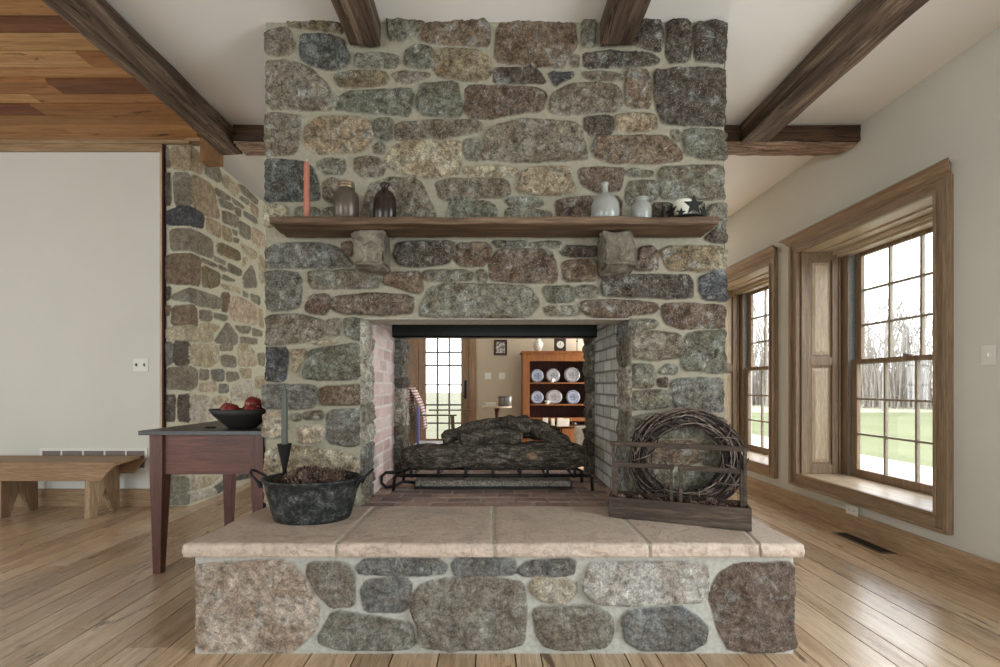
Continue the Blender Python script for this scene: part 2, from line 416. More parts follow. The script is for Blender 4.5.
def height_field(us, zs, polys, seed, hmin=.010, hmax=.026, edge=.013, rough=.016, warp=.006, rounds=1, tilt=.05, grow=.012):
    U, Z = np.meshgrid(us, zs)
    wu = (fbm(U, Z, 14, seed+50, 3)-.5)*warp*2; wz = (fbm(U, Z, 14, seed+80, 3)-.5)*warp*2
    h = (fbm(U, Z, 30, seed+9, 3)-.5)*.004+.001
    mask = np.zeros_like(U); col = np.zeros(U.shape+(3,)); col[:] = .3
    ridge = fbm(U, Z, 9, seed+3, 5, True); fine = fbm(U, Z, 34, seed+5, 4, True)
    r = random.Random(seed)
    for pts, c in polys:
        p = chaikin(pts, rounds) if rounds else pts
        pu = np.array([q[0] for q in p]); pz = np.array([q[1] for q in p])
        i0, i1 = np.searchsorted(us, (pu.min()-.03, pu.max()+.03)); j0, j1 = np.searchsorted(zs, (pz.min()-.03, pz.max()+.03))
        H = r.uniform(hmin, hmax); tu = r.uniform(-tilt, tilt); tz = r.uniform(-tilt, tilt)
        if i1-i0 < 1 or j1-j0 < 1: continue
        sl = (slice(j0, j1), slice(i0, i1))
        X = U[sl]+wu[sl]; Y = Z[sl]+wz[sl]
        dmin = np.full(X.shape, 9.0); inside = np.zeros(X.shape, bool)
        n = len(p)
        for i in range(n):
            ax, ay = pu[i], pz[i]; bx, by = pu[(i+1) % n], pz[(i+1) % n]
            ex, ey = bx-ax, by-ay; L = ex*ex+ey*ey+1e-12
            tt = np.clip(((X-ax)*ex+(Y-ay)*ey)/L, 0, 1)
            d = np.hypot(X-ax-tt*ex, Y-ay-tt*ey); dmin = np.minimum(dmin, d)
            cr = ((ay > Y) != (by > Y)) & (X < (bx-ax)*(Y-ay)/(by-ay+1e-12)+ax)
            inside ^= cr
        sd = np.where(inside, dmin, -dmin)+grow
        prof = np.clip(sd/edge, 0, 1); prof = 1-(1-prof)**2.2
        cu, cz = pu.mean(), pz.mean()
        hh = prof*(H+tu*(X-cu)+tz*(Y-cz)+(ridge[sl]-.6)*rough*2.4+(fine[sl]-.6)*rough*.9)
        m = np.clip((sd+.002)/.005, 0, 1)
        upd = sd > -.003
        h[sl] = np.where(upd, np.maximum(h[sl]*(1-prof), 0)+hh, h[sl]); mask[sl] = np.where(upd, np.maximum(mask[sl], m), mask[sl])
        for k in range(3): col[sl][..., k] = np.where(upd, c[k], col[sl][..., k])
    return U, Z, np.maximum(h, -.002), mask, col
def grid_mesh(name, P, mask, col, mat, parent=None, keep=None):
    nz, nu = mask.shape; idx = np.arange(nz*nu).reshape(nz, nu)
    a = idx[:-1, :-1]; b = idx[:-1, 1:]; c = idx[1:, 1:]; d = idx[1:, :-1]
    F = np.stack([a, b, c, d], -1)
    if keep is not None: F = F[keep]
    F = F.reshape(-1, 4)
    me = bpy.data.meshes.new(name)
    me.vertices.add(nz*nu); me.vertices.foreach_set('co', P.reshape(-1).astype(np.float32))
    me.loops.add(F.size); me.loops.foreach_set('vertex_index', F.reshape(-1).astype(np.int32))
    me.polygons.add(len(F)); me.polygons.foreach_set('loop_start', (np.arange(len(F))*4).astype(np.int32))
    me.polygons.foreach_set('use_smooth', [True]*len(F))
    me.update(calc_edges=True); me.validate()
    at = me.attributes.new('Col', 'FLOAT_COLOR', 'POINT')
    cc = np.concatenate([col, np.ones(col.shape[:2]+(1,))], -1); at.data.foreach_set('color', cc.reshape(-1).astype(np.float32))
    am = me.attributes.new('mask', 'FLOAT', 'POINT'); am.data.foreach_set('value', mask.reshape(-1).astype(np.float32))
    me.materials.append(mat)
    if keep is not None:
        bm = bmesh.new(); bm.from_mesh(me); bmesh.ops.delete(bm, geom=[v for v in bm.verts if not v.link_faces], context='VERTS'); bm.to_mesh(me); bm.free()
    o = bpy.data.objects.new(name, me); COL.objects.link(o)
    if parent is not None: o.parent = parent
    return o
def folded(us, h, folds, fall=.035):
    """Plan positions of a strip of wall folded at the given corners.
    folds: list of segments (u0, u1, origin(x,y), dir(x,y), normal(x,y)). Returns X, Y arrays."""
    nz, nu = h.shape; X = np.zeros((nz, nu)); Y = np.zeros((nz, nu))
    for k, (u0, u1, o, d, n) in enumerate(folds):
        last = k == len(folds)-1
        sel = np.where((us >= u0-1e-9) & ((us <= u1+1e-9) if last else (us < u1-1e-9)))[0]
        for i in sel:
            s = us[i]-u0
            x = o[0]+d[0]*s+n[0]*h[:, i]; y = o[1]+d[1]*s+n[1]*h[:, i]
            if k > 0:
                w = max(0, 1-s/fall); j = int(np.argmin(abs(us-u0))); pn = folds[k-1][4]
                x = x+pn[0]*h[:, j]*w; y = y+pn[1]*h[:, j]*w
            if not last:
                w = max(0, 1-(u1-us[i])/fall); j = int(np.argmin(abs(us-u1))); pn = folds[k+1][4]
                x = x+pn[0]*h[:, j]*w; y = y+pn[1]*h[:, j]*w
            X[:, i] = x; Y[:, i] = y
    return X, Y
def rubble(u0, u1, z0, z1, seed, palette, rh=(.09, .24), rw=(.12, .42), gap=.014):
    r = random.Random(seed); out = []; z = z0
    while z < z1-.03:
        hgt = r.uniform(*rh)
        if z+hgt > z1-.06: hgt = z1-z
        u = u0
        while u < u1-.03:
            w = r.uniform(*rw)
            if u+w > u1-.09: w = u1-u
            parts = [(z, z+hgt)]
            if hgt > .16 and r.random() < .4:
                mz = z+hgt*r.uniform(.4, .6); parts = [(z, mz), (mz, z+hgt)]
            for (a, b) in parts:
                j = lambda: r.uniform(-.008, .012)
                out.append(([(u+gap/2+j(), a+gap/2+j()), (u+w-gap/2-j(), a+gap/2+j()), (u+w-gap/2-j(), b-gap/2-j()), (u+gap/2+j(), b-gap/2-j())], lin(r.choice(palette))))
            u += w
        z += hgt
    return out

PAL = {'g': (120, 119, 107), 'k': (124, 117, 104), 'b': (82, 88, 88), 'n': (118, 98, 80), 'd': (82, 74, 66), 't': (152, 134, 108), 'l': (166, 156, 132),
       'r': (108, 89, 76), 'e': (106, 109, 97), 'u': (110, 112, 110), 'o': (118, 106, 80), 'w': (170, 166, 158), 'y': (136, 121, 94), 'p': (176, 159, 141), 'v': (70, 74, 84)}
PAL = {k_: tuple((v*.72+(c_[0]*.3+c_[1]*.59+c_[2]*.11)*.28)*q_ for v, q_ in zip(c_, (.965, .955, .905))) for k_, c_ in PAL.items()}
RUB = [PAL[c] for c in 'gkkgnedtuurdg']
def trace(text, f, scale=8.3333):
    """Each line: tile_x tile_y colour  x,y x,y ...  in units of a zoomed tile; f maps photo position to wall (u, z)."""
    out = []
    for ln in text.strip().splitlines():
        w = ln.split(); x0, y0, c = float(w[0]), float(w[1]), PAL[w[2]]
        pts = []
        for q in w[3:]:
            a, b = q.split(','); pts.append(f(x0+float(a)/scale, y0+float(b)/scale))
        out.append((pts, lin(c)))
    return out

CHIMNEY = """
260 10 o 240,110 640,110 690,190 560,175 380,155 250,140
260 10 k 60,190 200,150 250,190 290,300 250,370 130,390 60,350 20,260
260 10 b 345,225 480,215 680,250 735,390 710,490 560,500 430,460 345,400
260 10 k 40,445 250,430 430,500 560,640 590,700 590,835 400,830 60,815
260 10 g 800,400 990,385 1140,395 1160,440 1130,480 800,480
260 10 o 620,560 760,530 1040,530 1070,570 1040,615 900,640 680,640
380 10 g 70,85 360,85 330,170 270,220 170,270 90,240 75,150
380 10 n 340,220 400,120 480,110 600,115 640,85 860,100 910,160 905,300 800,305 700,290 500,285 350,250
380 10 e 210,360 300,305 400,310 440,350 430,480 380,490 220,470
380 10 y 470,370 560,330 830,350 920,420 925,520 860,590 730,590 490,555 460,520 460,420
380 10 k 110,545 200,525 350,530 420,550 330,580 220,610 150,600
260 80 e 620,210 720,110 1000,95 1250,80 1275,130 1240,295 1100,280 820,270 640,240
380 80 e 310,160 340,50 640,35 660,150 690,250 660,305 370,300 315,240
490 80 r -205,270 -200,60 0,60 330,70 465,125 430,255 250,275 0,320 -170,310
260 80 k 60,285 360,310 330,400 300,600 200,625 50,635 50,400
260 80 t 370,420 480,330 620,315 800,320 920,370 940,470 900,560 820,605 680,600 480,615 390,560
260 80 e 965,350 1100,330 1110,480 1060,510 1000,490 965,430
380 80 k 140,370 500,350 800,355 845,380 830,430 500,490 200,505 140,495
260 80 g 950,560 1000,530 1040,560 1030,610 960,610
380 80 l 60,640 130,545 670,515 670,720 640,790 380,815 300,800 130,755 50,700
380 80 g 710,510 820,500 830,590 815,660 740,660 705,600
490 80 k -60,655 -50,540 -20,440 80,385 250,345 450,345 740,370 800,600 800,658 470,668 300,688 0,663
490 80 k 500,240 510,130 680,45 900,45 1040,60 1090,120 1090,220 1040,265 780,275 600,285 520,270
490 10 n 50,400 60,200 100,110 400,95 700,110 720,300 640,400 600,480 300,460 80,440
490 10 d 35,510 50,495 380,495 420,540 455,610 200,605 35,605
490 10 g 770,100 870,95 860,310 770,310
490 10 k 680,395 735,395 730,470 680,475
490 10 v 490,530 680,530 690,550 600,600 540,640
490 10 d 780,370 1000,360 1340,385 1400,430 1350,460 1000,480 790,480
490 10 k 770,530 1000,535 1110,560 1080,585 880,590 790,565
610 10 d 215,230 280,90 410,90 430,200 420,350 300,330 220,300
610 10 d 475,90 650,110 660,300 650,430 470,445
610 10 d 700,120 965,105 965,440 720,430 700,380
610 10 n 145,510 310,510 330,640 330,810 200,820 140,790 125,640
610 10 d 370,520 500,505 965,495 980,700 970,960 700,960 440,955 400,850 370,740
610 80 t 60,300 370,290 385,400 300,425 60,435 50,380
490 80 d 790,320 1010,310 1015,450 840,468 790,400
610 80 n -155,580 -120,490 200,480 450,475 540,545 590,620 590,660 400,690 200,695 -20,685 -110,640
610 80 g 500,435 580,435 585,515 540,505
610 80 e 620,420 965,430 980,640 950,665 750,655 630,620 610,530
260 150 b 30,130 70,90 340,105 430,150 480,250 495,400 440,420 30,425 25,250
260 150 g 480,120 560,80 700,85 710,150 690,190 540,195 500,160
260 150 k 800,80 900,70 1000,75 1045,140 1010,210 850,220 800,170
260 150 k 530,290 600,245 650,260 650,420 600,440 540,400
260 150 k 850,540 880,420 920,300 1000,265 1090,240 1280,245 1350,300 1450,500 1460,580 1100,620 850,620
260 150 l 30,470 220,470 240,600 40,640
260 150 g 300,490 490,490 490,600 300,600
260 150 g 530,500 700,480 800,500 800,600 520,600
380 150 l 700,180 730,145 1000,150 1130,160 1140,195 1080,215 750,220
380 150 k 470,285 560,255 1000,250 1070,275 1080,360 1040,380 800,395 550,420 500,380
380 150 e 570,540 590,440 700,430 900,435 960,480 970,610 560,610
490 150 t 235,345 270,200 400,150 650,145 670,260 710,330 600,370 370,375
490 150 g 130,430 170,410 420,415 440,450 400,470 170,465
490 150 g 140,500 240,500 240,620 140,620
490 150 g 290,540 330,500 500,530 500,620 280,620
490 150 r 740,165 1000,160 1110,165 1080,330 1000,345 880,350 770,290
490 150 r 545,440 640,410 850,400 1090,400 1080,620 570,620
610 150 g 135,200 190,170 350,190 350,215 190,220
610 150 g 140,330 160,275 380,265 385,400 350,420 160,460 130,420
610 150 g 410,200 440,150 965,135 980,400 700,410 420,400
610 150 d 355,460 470,450 530,480 530,620 355,620
610 150 k 560,470 760,450 780,600 560,620
610 150 g 790,600 830,470 960,450 970,640 900,640 790,640
610 230 d 790,70 880,0 970,-60 985,50 970,105 850,100
260 230 u 55,305 50,180 130,125 350,115 600,135 700,200 780,300 500,310 80,310
260 230 n 690,120 765,110 765,220 690,160
260 230 u 30,360 150,350 340,370 330,640 250,660 80,660 40,560
260 230 g 410,350 950,345 990,430 970,480 450,480 415,440
260 230 r 385,640 430,555 560,540 590,580 580,640 540,700 430,690 390,670
260 230 r 610,600 650,560 900,540 1000,540 1270,560 1275,640 1260,690 1100,700 1000,705 700,690 610,650
380 230 d 120,220 150,115 380,105 610,110 615,200 560,280 300,305 170,290
380 230 n 620,250 650,120 860,115 920,150 900,240 850,300 690,300
380 230 n 40,450 45,380 150,360 340,360 350,520 250,510 130,470
380 230 g 370,350 700,345 770,370 760,410 560,420 390,420
380 230 g 815,360 850,340 890,370 880,430 830,420
380 230 g 345,640 400,500 550,455 1000,465 1240,485 1320,620 1250,700 1200,720 340,720
490 230 r 0,260 80,170 250,170 500,180 550,300 550,430 300,440 30,415 5,380
490 230 e 20,105 290,105 280,135 60,140
490 230 e 330,125 450,110 590,110 570,145 400,145
490 230 d 590,180 650,140 900,145 890,210 620,215
490 230 n 600,290 680,260 880,250 890,420 620,420
490 230 e 440,480 690,475 690,590 490,605
490 230 g 725,475 885,480 885,555 725,555
490 275 k 450,270 720,270 730,330 470,330
610 230 r 200,310 245,220 250,160 340,145 380,190 390,320 330,335 230,330
610 230 y 430,220 420,180 500,140 900,150 970,200 975,320 750,340 480,325
610 230 d -70,480 -60,400 300,380 640,385 680,430 690,555 600,565 200,555 -50,545
610 230 v 745,400 850,360 980,350 980,560 950,590 780,575 745,500
610 300 r -235,20 -230,100 0,170 80,185 150,120 360,100 395,70 380,40 200,20 0,10
610 300 r 435,60 470,35 690,35 960,60 980,220 920,225 600,235 450,190
610 300 g 130,225 200,170 360,170 390,200 370,225 190,245
610 300 k 190,280 300,260 560,290 590,360 580,470 400,495 190,485
610 300 e 600,400 650,290 760,270 970,260 980,590 880,600 600,570
610 300 g 400,600 480,540 550,560 545,605
610 300 g 180,550 350,545 370,620 350,720 180,720
610 370 d 400,80 470,65 470,130 410,130
610 370 g 190,190 300,175 490,180 490,300 300,315 185,325
610 370 u 510,100 560,80 970,75 985,300 950,340 700,335 560,310 520,240
610 370 g 190,380 700,370 720,450 700,560 190,560
610 370 g 780,450 850,390 970,420 985,570 790,570
610 430 n 190,100 730,100 730,280 190,290
610 430 g 760,100 980,100 980,290 760,280
610 430 e 540,330 980,330 980,620 540,620
610 430 k 190,330 510,340 510,620 190,620
260 300 k 30,170 120,130 350,135 540,190 540,290 350,350 60,365 30,320
260 300 k 560,175 670,165 660,280 600,305 560,280
260 300 e 705,170 760,160 880,175 940,230 945,350 830,330 720,290
260 300 v 30,400 230,400 215,640 180,670 40,660 25,540
260 300 t 270,430 390,420 350,500 290,600
260 300 e 360,640 420,430 560,400 800,370 830,400 835,650 600,660 480,650
260 300 k 840,390 925,400 930,650 845,655
260 300 l 440,345 650,335 580,360 480,360
260 370 u 20,180 40,130 460,130 475,200 460,300 300,320 30,310
260 370 n 515,150 860,130 850,280 530,285 510,240
260 370 u 880,110 925,110 920,290 875,280
260 370 u 570,350 880,330 915,400 910,570 780,630 600,600 560,560
260 370 p 30,380 180,350 230,400 230,520 100,560 30,540
260 370 g 270,380 330,375 335,410 280,415
260 370 g 375,360 520,350 520,400 380,400
260 370 p 320,480 510,470 520,600 340,605
260 430 l 30,400 50,180 200,130 500,160 700,190 830,250 860,330 800,500 790,620 40,620
"""
BASE = """
180 540 p 75,130 200,120 500,105 570,130 620,190 690,330 680,440 560,555 350,550 80,545 75,300
180 540 k 650,120 830,115 875,180 870,320 760,325 700,270 640,170
180 540 g 690,500 770,355 1000,390 1150,420 1170,520 1000,540 800,535
"""
BASE2 = """
370 540 u -55,120 -20,92 300,88 345,120 330,150 200,155 -40,145
370 540 u 375,110 400,85 650,85 660,150 480,155 390,150
370 540 u 670,140 720,100 930,90 920,155 700,160
370 540 u -35,230 -10,185 160,172 185,200 165,320 -20,320
370 540 k 190,260 240,200 400,170 600,180 690,200 705,300 700,460 600,485 350,490 230,465 220,380 190,310
370 540 l 720,215 750,175 930,185 930,240 890,280 780,270
370 540 k 745,320 800,300 1000,305 1090,340 1100,420 1060,480 900,490 800,475 760,420
"""
BASE3 = """
580 540 w 10,180 50,100 540,100 550,200 530,260 350,265 200,275 60,265 20,220
580 540 u 180,340 220,305 430,290 500,330 550,380 540,440 480,475 260,470 200,430
580 540 r 560,240 600,150 680,105 940,100 945,460 850,480 650,475 600,380
"""
SIDEWALL = """
155 140 k 90,70 115,70 130,230 95,230
155 140 t 135,65 300,58 340,90 410,150 400,200 385,285 300,255 150,240
155 140 d 90,280 130,280 130,540 95,540
155 140 g 155,275 290,275 300,550 170,550
155 140 t 305,290 480,380 540,650 460,640 305,570
155 140 k 410,200 425,160 530,230 560,310 530,355 410,285
155 140 l 545,350 580,290 680,370 690,440 660,470
155 140 g 690,370 740,390 860,500 850,540 720,440
155 140 k 500,400 620,470 630,500 560,490 500,440
155 140 g 525,490 650,540 650,590 540,545
155 140 k 640,480 740,560 730,570 650,520
155 140 g 710,470 780,510 775,540 700,490
155 140 t 790,520 860,570 855,650 800,600
155 140 k 660,560 715,580 710,640 670,620
155 210 k 555,10 600,20 680,60 680,145 560,100
155 210 g 735,10 840,70 850,120 740,50
155 210 v 90,120 90,20 200,-25 300,-20 410,50 400,150 300,130
155 210 t 425,60 540,120 540,235 430,170
155 210 t 560,130 630,170 635,270 560,235
155 210 g 640,165 680,180 680,210 650,200
155 210 g 650,235 700,245 690,275 650,260
155 210 k 695,90 785,140 785,250 700,205
155 210 p 805,140 900,200 920,300 860,320 805,260
155 210 l 710,280 840,350 840,400 800,410 730,340
155 210 k 130,170 300,160 480,250 485,400 380,370 290,335 140,335
155 210 o 510,290 560,280 700,350 710,410 680,420 520,360
155 210 k 495,390 585,430 580,455 495,420
155 210 e 605,445 715,500 710,550 605,510
155 210 k 385,405 510,460 505,475 390,430
155 210 k 530,460 590,490 585,510 530,485
155 210 n 90,400 150,370 290,370 370,400 365,630 300,620 90,610
155 210 o 390,460 540,530 535,620 470,650 385,630
155 210 g 560,540 670,590 600,590 555,570
155 210 l 735,400 770,410 730,480
155 210 g 725,560 800,460 830,520 850,640 740,650
155 210 l 860,370 930,420 940,600 870,600
155 280 d 90,70 130,60 130,150 95,170
155 280 g 145,130 290,70 540,150 535,240 350,210 300,180 150,160
155 280 n 550,110 620,110 600,270 550,250
155 280 l 545,40 700,70 710,110 560,60
155 280 p 620,140 720,150 850,230 850,360 800,370 620,320
155 280 g 730,90 770,120 770,145 730,130
155 280 g 790,120 870,140 870,210 800,170
155 280 l 860,240 900,260 900,400 860,370
155 280 n 150,220 340,220 345,380 300,380 140,375
155 280 n 90,220 130,220 120,290 95,290
155 280 k 370,255 470,265 465,340 370,330
155 280 g 485,280 600,300 580,340 490,310
155 280 l 370,370 430,360 540,390 500,430 380,400
155 280 g 600,350 690,470 680,535 600,545 490,510 520,470
155 280 g 660,385 800,390 780,440 710,440
155 280 g 810,400 890,430 890,465 810,460
155 280 k 710,475 850,490 850,530 710,530
155 280 l 90,400 300,390 480,440 470,510 300,505 95,490
155 350 u 90,-60 145,-60 150,100 95,130
155 350 d 165,-70 290,-60 290,120 165,120
155 350 l 300,-50 520,-40 530,80 460,140 300,120
155 350 k 540,60 580,40 670,60 675,140 560,130
155 350 k 540,-40 650,-30 640,0 540,0
155 350 l 690,-40 760,-60 840,40 840,130 690,130
155 350 k 850,30 910,30 910,130 860,120
155 350 k 90,320 100,150 290,140 350,170 350,300 300,330
155 350 k 365,165 440,170 440,240 370,245
155 350 u 460,170 570,165 570,255 480,255
155 350 k 590,185 690,190 700,240 600,265
155 350 p 370,280 500,265 515,340 370,345
155 350 u 530,285 610,290 610,350 530,355
155 350 w 630,320 700,260 800,260 820,330 800,400 630,420
155 350 l 700,160 800,160 800,230 730,230
155 350 l 835,230 900,220 930,260 880,320 835,310
155 350 d 90,380 170,375 165,590 95,590
155 350 d 195,380 290,370 290,600 200,590
155 350 w 300,380 430,390 470,450 480,560 400,600 300,590
155 350 l 470,410 540,385 600,400 620,450 500,450
155 430 k 90,0 290,0 290,160 90,160
155 430 k 90,190 290,190 290,360 90,360
155 430 l 310,0 600,-20 600,150 310,170
155 430 l 310,200 640,170 640,350 310,360
155 430 l 640,0 850,-20 850,100 660,140
155 430 g 660,170 850,130 850,290 660,330
155 430 g 90,380 270,390 290,510 90,510
155 430 g 90,530 290,530 280,620 90,620
155 430 w 300,380 380,390 370,480 300,500
155 430 l 390,390 540,385 470,450 380,480
155 430 b 480,480 620,390 640,450 510,530
155 430 w 300,530 480,490 500,530 310,590
155 430 b 700,370 850,310 850,380 660,420
"""
F = 450.0
def at(px, py, Y): return ((px-490)*Y/F, Y, 1.2+(386-py)*Y/F)

# ------------------------------------------------------------------ room shell
XR = 2.97
fl = planks('floor', M['floor'], 'y', -3.5, 7.95, -6.5, 3.0, 0.0, (.11, .23), (1.8, 4.2),
            [(206, 182, 152), (196, 170, 140), (214, 192, 164), (200, 174, 144), (184, 158, 130), (208, 182, 150)], 3)
struct(fl)
sub = MB().box(-6.6, 3.1, -3.6, 8.0, -.12, -.010).build('floor', plain('floor_gap', (34, 24, 18), .9)); struct(sub)
def wall(name, mat, *boxes):
    m = MB()
    for b in boxes: m.box(*b)
    return struct(m.build(name, mat))
# right wall with two deep window openings (thick wall)
OP = [(2.98, 4.315), (4.737, 6.07)]; ZS, ZH = .36, 2.48
wall('wall_right', M['plaster'],
     (XR, 3.55, -3.5, OP[0][0]-.03, 0, 3.4), (XR, 3.55, OP[0][1]+.03, OP[1][0]-.03, 0, 3.4), (XR, 3.55, OP[1][1]+.03, 8.0, 0, 3.4),
     (XR, 3.55, OP[0][0]-.03, OP[0][1]+.03, 0, ZS-.03), (XR, 3.55, OP[0][0]-.03, OP[0][1]+.03, ZH+.03, 3.4),
     (XR, 3.55, OP[1][0]-.03, OP[1][1]+.03, 0, ZS-.03), (XR, 3.55, OP[1][0]-.03, OP[1][1]+.03, ZH+.03, 3.4))
wall('wall_left', M['plaster'], (-6.6, -3.24, 4.5, 4.75, 0, 3.60))
wall('wall_far_left', M['plaster'], (-6.7, -6.5, -3.6, 4.75, 0, 3.75))
wall('wall_behind_camera', M['plaster'], (-6.6, 3.1, -3.7, -3.5, 0, 3.75))
# far room end wall with the glazed door opening
DX0, DX1, YB = -1.50, -.24, 7.9
wall('wall_back', M['plaster_tan'], (-3.4, DX0, YB, 8.1, 0, 3.8), (DX1, 3.1, YB, 8.1, 0, 3.8), (DX0, DX1, YB, 8.1, 2.35, 3.8))
# ceilings
wall('ceiling', M['ceiling'], (-2.2, 3.1, -3.6, 3.84, 3.3, 3.36), (-1.0, 3.1, 3.84, 8.0, 3.3, 3.36), (-2.2, -2.16, -3.6, 3.84, 3.36, 3.8),
     (-3.45, -1.0, 3.86, 8.0, 3.78, 3.84), (-2.2, -1.0, 3.82, 3.86, 3.30, 3.84), (-1.0, -.95, 3.72, 8.0, 3.36, 3.84))
cw = planks('ceiling', M['ceil_wood'], 'x', -6.5, -2.2, -3.5, 4.55, 3.66, (.135, .185), (1.2, 3.2),
            [(172, 126, 80), (156, 110, 68), (126, 84, 56), (196, 154, 104), (128, 80, 52), (184, 138, 90)], 11, down=True, gap=.008, step=.016)
struct(cw)
wall('ceiling', plain('dark_gap', (40, 26, 18), .9), (-6.6, -2.2, -3.6, 4.6, 3.684, 3.75))
# trim of the left wall
struct(MB().box(-6.5, -3.24, 4.47, 4.5, 3.535, 3.61).box(-6.5, -2.98, 4.455, 4.5, 3.605, 3.64).build('trim_1', M['oak_x'], bevel=.004))
struct(MB().box(-3.285, -3.255, 4.472, 4.5, 0, 3.56).build('trim_2', M['oak_pale_z'], bevel=.003))
struct(MB().box(-3.255, -3.238, 4.462, 4.5, 0, 3.6).build('trim_3', plain('dark_red_strip', (70, 36, 30), .6)))
struct(MB().box(-3.02, -2.86, 4.45, 4.55, 3.625, 3.76).build('trim_5', M['oak_x']))
struct(MB().box(-2.86, -2.70, 4.44, 4.56, 3.42, 3.76).build('trim_4', wood('amber_block', (158, 122, 84), (128, 92, 60), 'z', .5)))
struct(MB().box(-6.5, -3.285, 4.475, 4.5, 0, .175).build('baseboard_left', M['oak_x'], bevel=.005))
M['base_y'] = wood('oak_baseboard', (202, 174, 140), (164, 134, 102), 'y', .42, 22, 1.2, 0, .2, .4)
bb = MB().box(XR-.022, XR, -3.5, 7.9, 0, .162).box(XR-.024, XR, -3.5, 7.9, .150, .166).build('baseboard_right', M['base_y'], bevel=.005); struct(bb)
struct(MB().box(DX1+.12, 3.0, YB-.02, YB, 0, .15).build('baseboard_back', M['oak_x']))

# ------------------------------------------------------------------ stone return wall (left, behind)
CX, CY = -2.995, 4.5
def side_map(px, py):
    if px <= 190.5: return ((px-190.5)/100.0, 1.2+(386-py)/100.0)
    Y = F*CX/(px-490); return (Y-CY, 1.2+(386-py)*Y/F)
polys = trace(SIDEWALL, side_map)
polys = [(p, tuple(min(.8, v*1.35) for v in c)) for p, c in polys]
polys += rubble(1.62, 3.4, 0, 3.62, 5, [PAL[c] for c in 'lkgtkpw'])
us = np.concatenate([np.arange(-.25, 0, .009), [0.0], np.arange(.009, 3.4, .012)]); zs = np.arange(0, 3.625, .011)
U, Z, h, mk, cl = height_field(us, zs, polys, 21, .006, .020, .012, .006, .004, grow=.012)
X, Y = folded(us, h, [(-.25, 0, (CX-.25, CY), (1, 0), (0, -1)), (0, 3.4, (CX, CY), (0, 1), (1, 0))])
struct(grid_mesh('wall_left', np.stack([X, Y, Z], -1), mk, cl, M['stone_pale']))
wall('wall_left', plain('pale_mortar', (196, 192, 168), .9), (CX-.24, CX-.005, CY+.005, 7.95, 0, 3.64))
wall('wall_left', M['plaster'], (CX-.34, CX-.24, CY+.25, 8.1, 0, 3.79))

# ------------------------------------------------------------------ fireplace: chimney, firebox, hearth
fp = thing('stone_fireplace', 'two-sided fieldstone fireplace and chimney rising from raised hearth to ceiling', 'fireplace', (0.02, 3.1, 0))
def FP(o): o.location = (-0.02, -3.1, 0); return o      # parts are modelled in room coordinates
Y0 = 2.60; XL, XRc = -1.293, 1.352; ZT = 3.299
OL, OR, OT = -.75, .82, 1.59
fmap = lambda px, py: ((px-490)*Y0/F, 1.2+(386-py)*Y0/F)
polys = trace(CHIMNEY, fmap)
polys = [([(min(max(u, XL-.03), XRc+.03), z) for u, z in p], c) for p, c in polys]
polys += rubble(XL-1.15, XL-.03, .45, ZT, 31, RUB)+rubble(XRc+.03, XRc+1.15, .45, ZT, 37, RUB)
polys += rubble(XL-1.15, XL-.03, 0, .45, 33, RUB)+rubble(XRc+.03, XRc+1.15, 0, .45, 39, RUB)
SD = 1.15
us = np.concatenate([np.arange(XL-SD, XL-.02, .014), np.arange(XL-.02, XL-.001, .007), [XL], np.arange(XL+.007, OL-.003, .0068), [OL], np.arange(OL+.0068, OR-.003, .0068), [OR],
                     np.arange(OR+.0068, XRc-.003, .0068), [XRc], np.arange(XRc+.007, XRc+.03, .007), np.arange(XRc+.03, XRc+SD+.001, .014)])
zs = np.concatenate([np.arange(0, .48, .014), np.arange(.485, OT-.003, .0068), [OT], np.arange(OT+.0068, ZT, .0068), [ZT]])
U, Z, h, mk, cl = height_field(us, zs, polys, 1)
# taper to the plane at the firebox opening's edge
dx = np.maximum(np.maximum(OL-U, U-OR), 0); dz = np.maximum(Z-OT, 0); dd = np.hypot(dx, dz)
h *= np.clip(dd/.02, 0, 1)**.5
h *= 1-.5*np.exp(-(np.minimum(abs(U-XL), abs(U-XRc))/.035)**2)
X, Y = folded(us, h, [(XL-SD, XL, (XL, Y0+SD), (0, -1), (-1, 0)), (XL, XRc, (XL, Y0), (1, 0), (0, -1)), (XRc, XRc+SD, (XRc, Y0), (0, 1), (1, 0))])
um = (us[:-1]+us[1:])/2; zm = (zs[:-1]+zs[1:])/2
keep = ~(((um > OL) & (um < OR))[None, :] & (zm < OT)[:, None])
FP(grid_mesh('chimney_stonework', np.stack([X, Y, Z], -1), mk, cl, M['stone'], fp, keep))
body = MB().box(XL+.01, OL-.01, 2.61, 3.75, 0, 3.3).box(OR+.01, XRc-.01, 2.61, 3.75, 0, 3.3)
body.box(OL-.01, OR+.01, 2.61, 2.83, OT, 3.3).box(OL-.01, OR+.01, 3.5, 3.75, 1.6, 3.3).box(OL-.01, OR+.01, 2.83, 3.5, 3.0, 3.3).box(OL-.01, OR+.01, 2.61, 3.75, 0, .49)
FP(body.build('masonry_core', M['mortar'], fp))
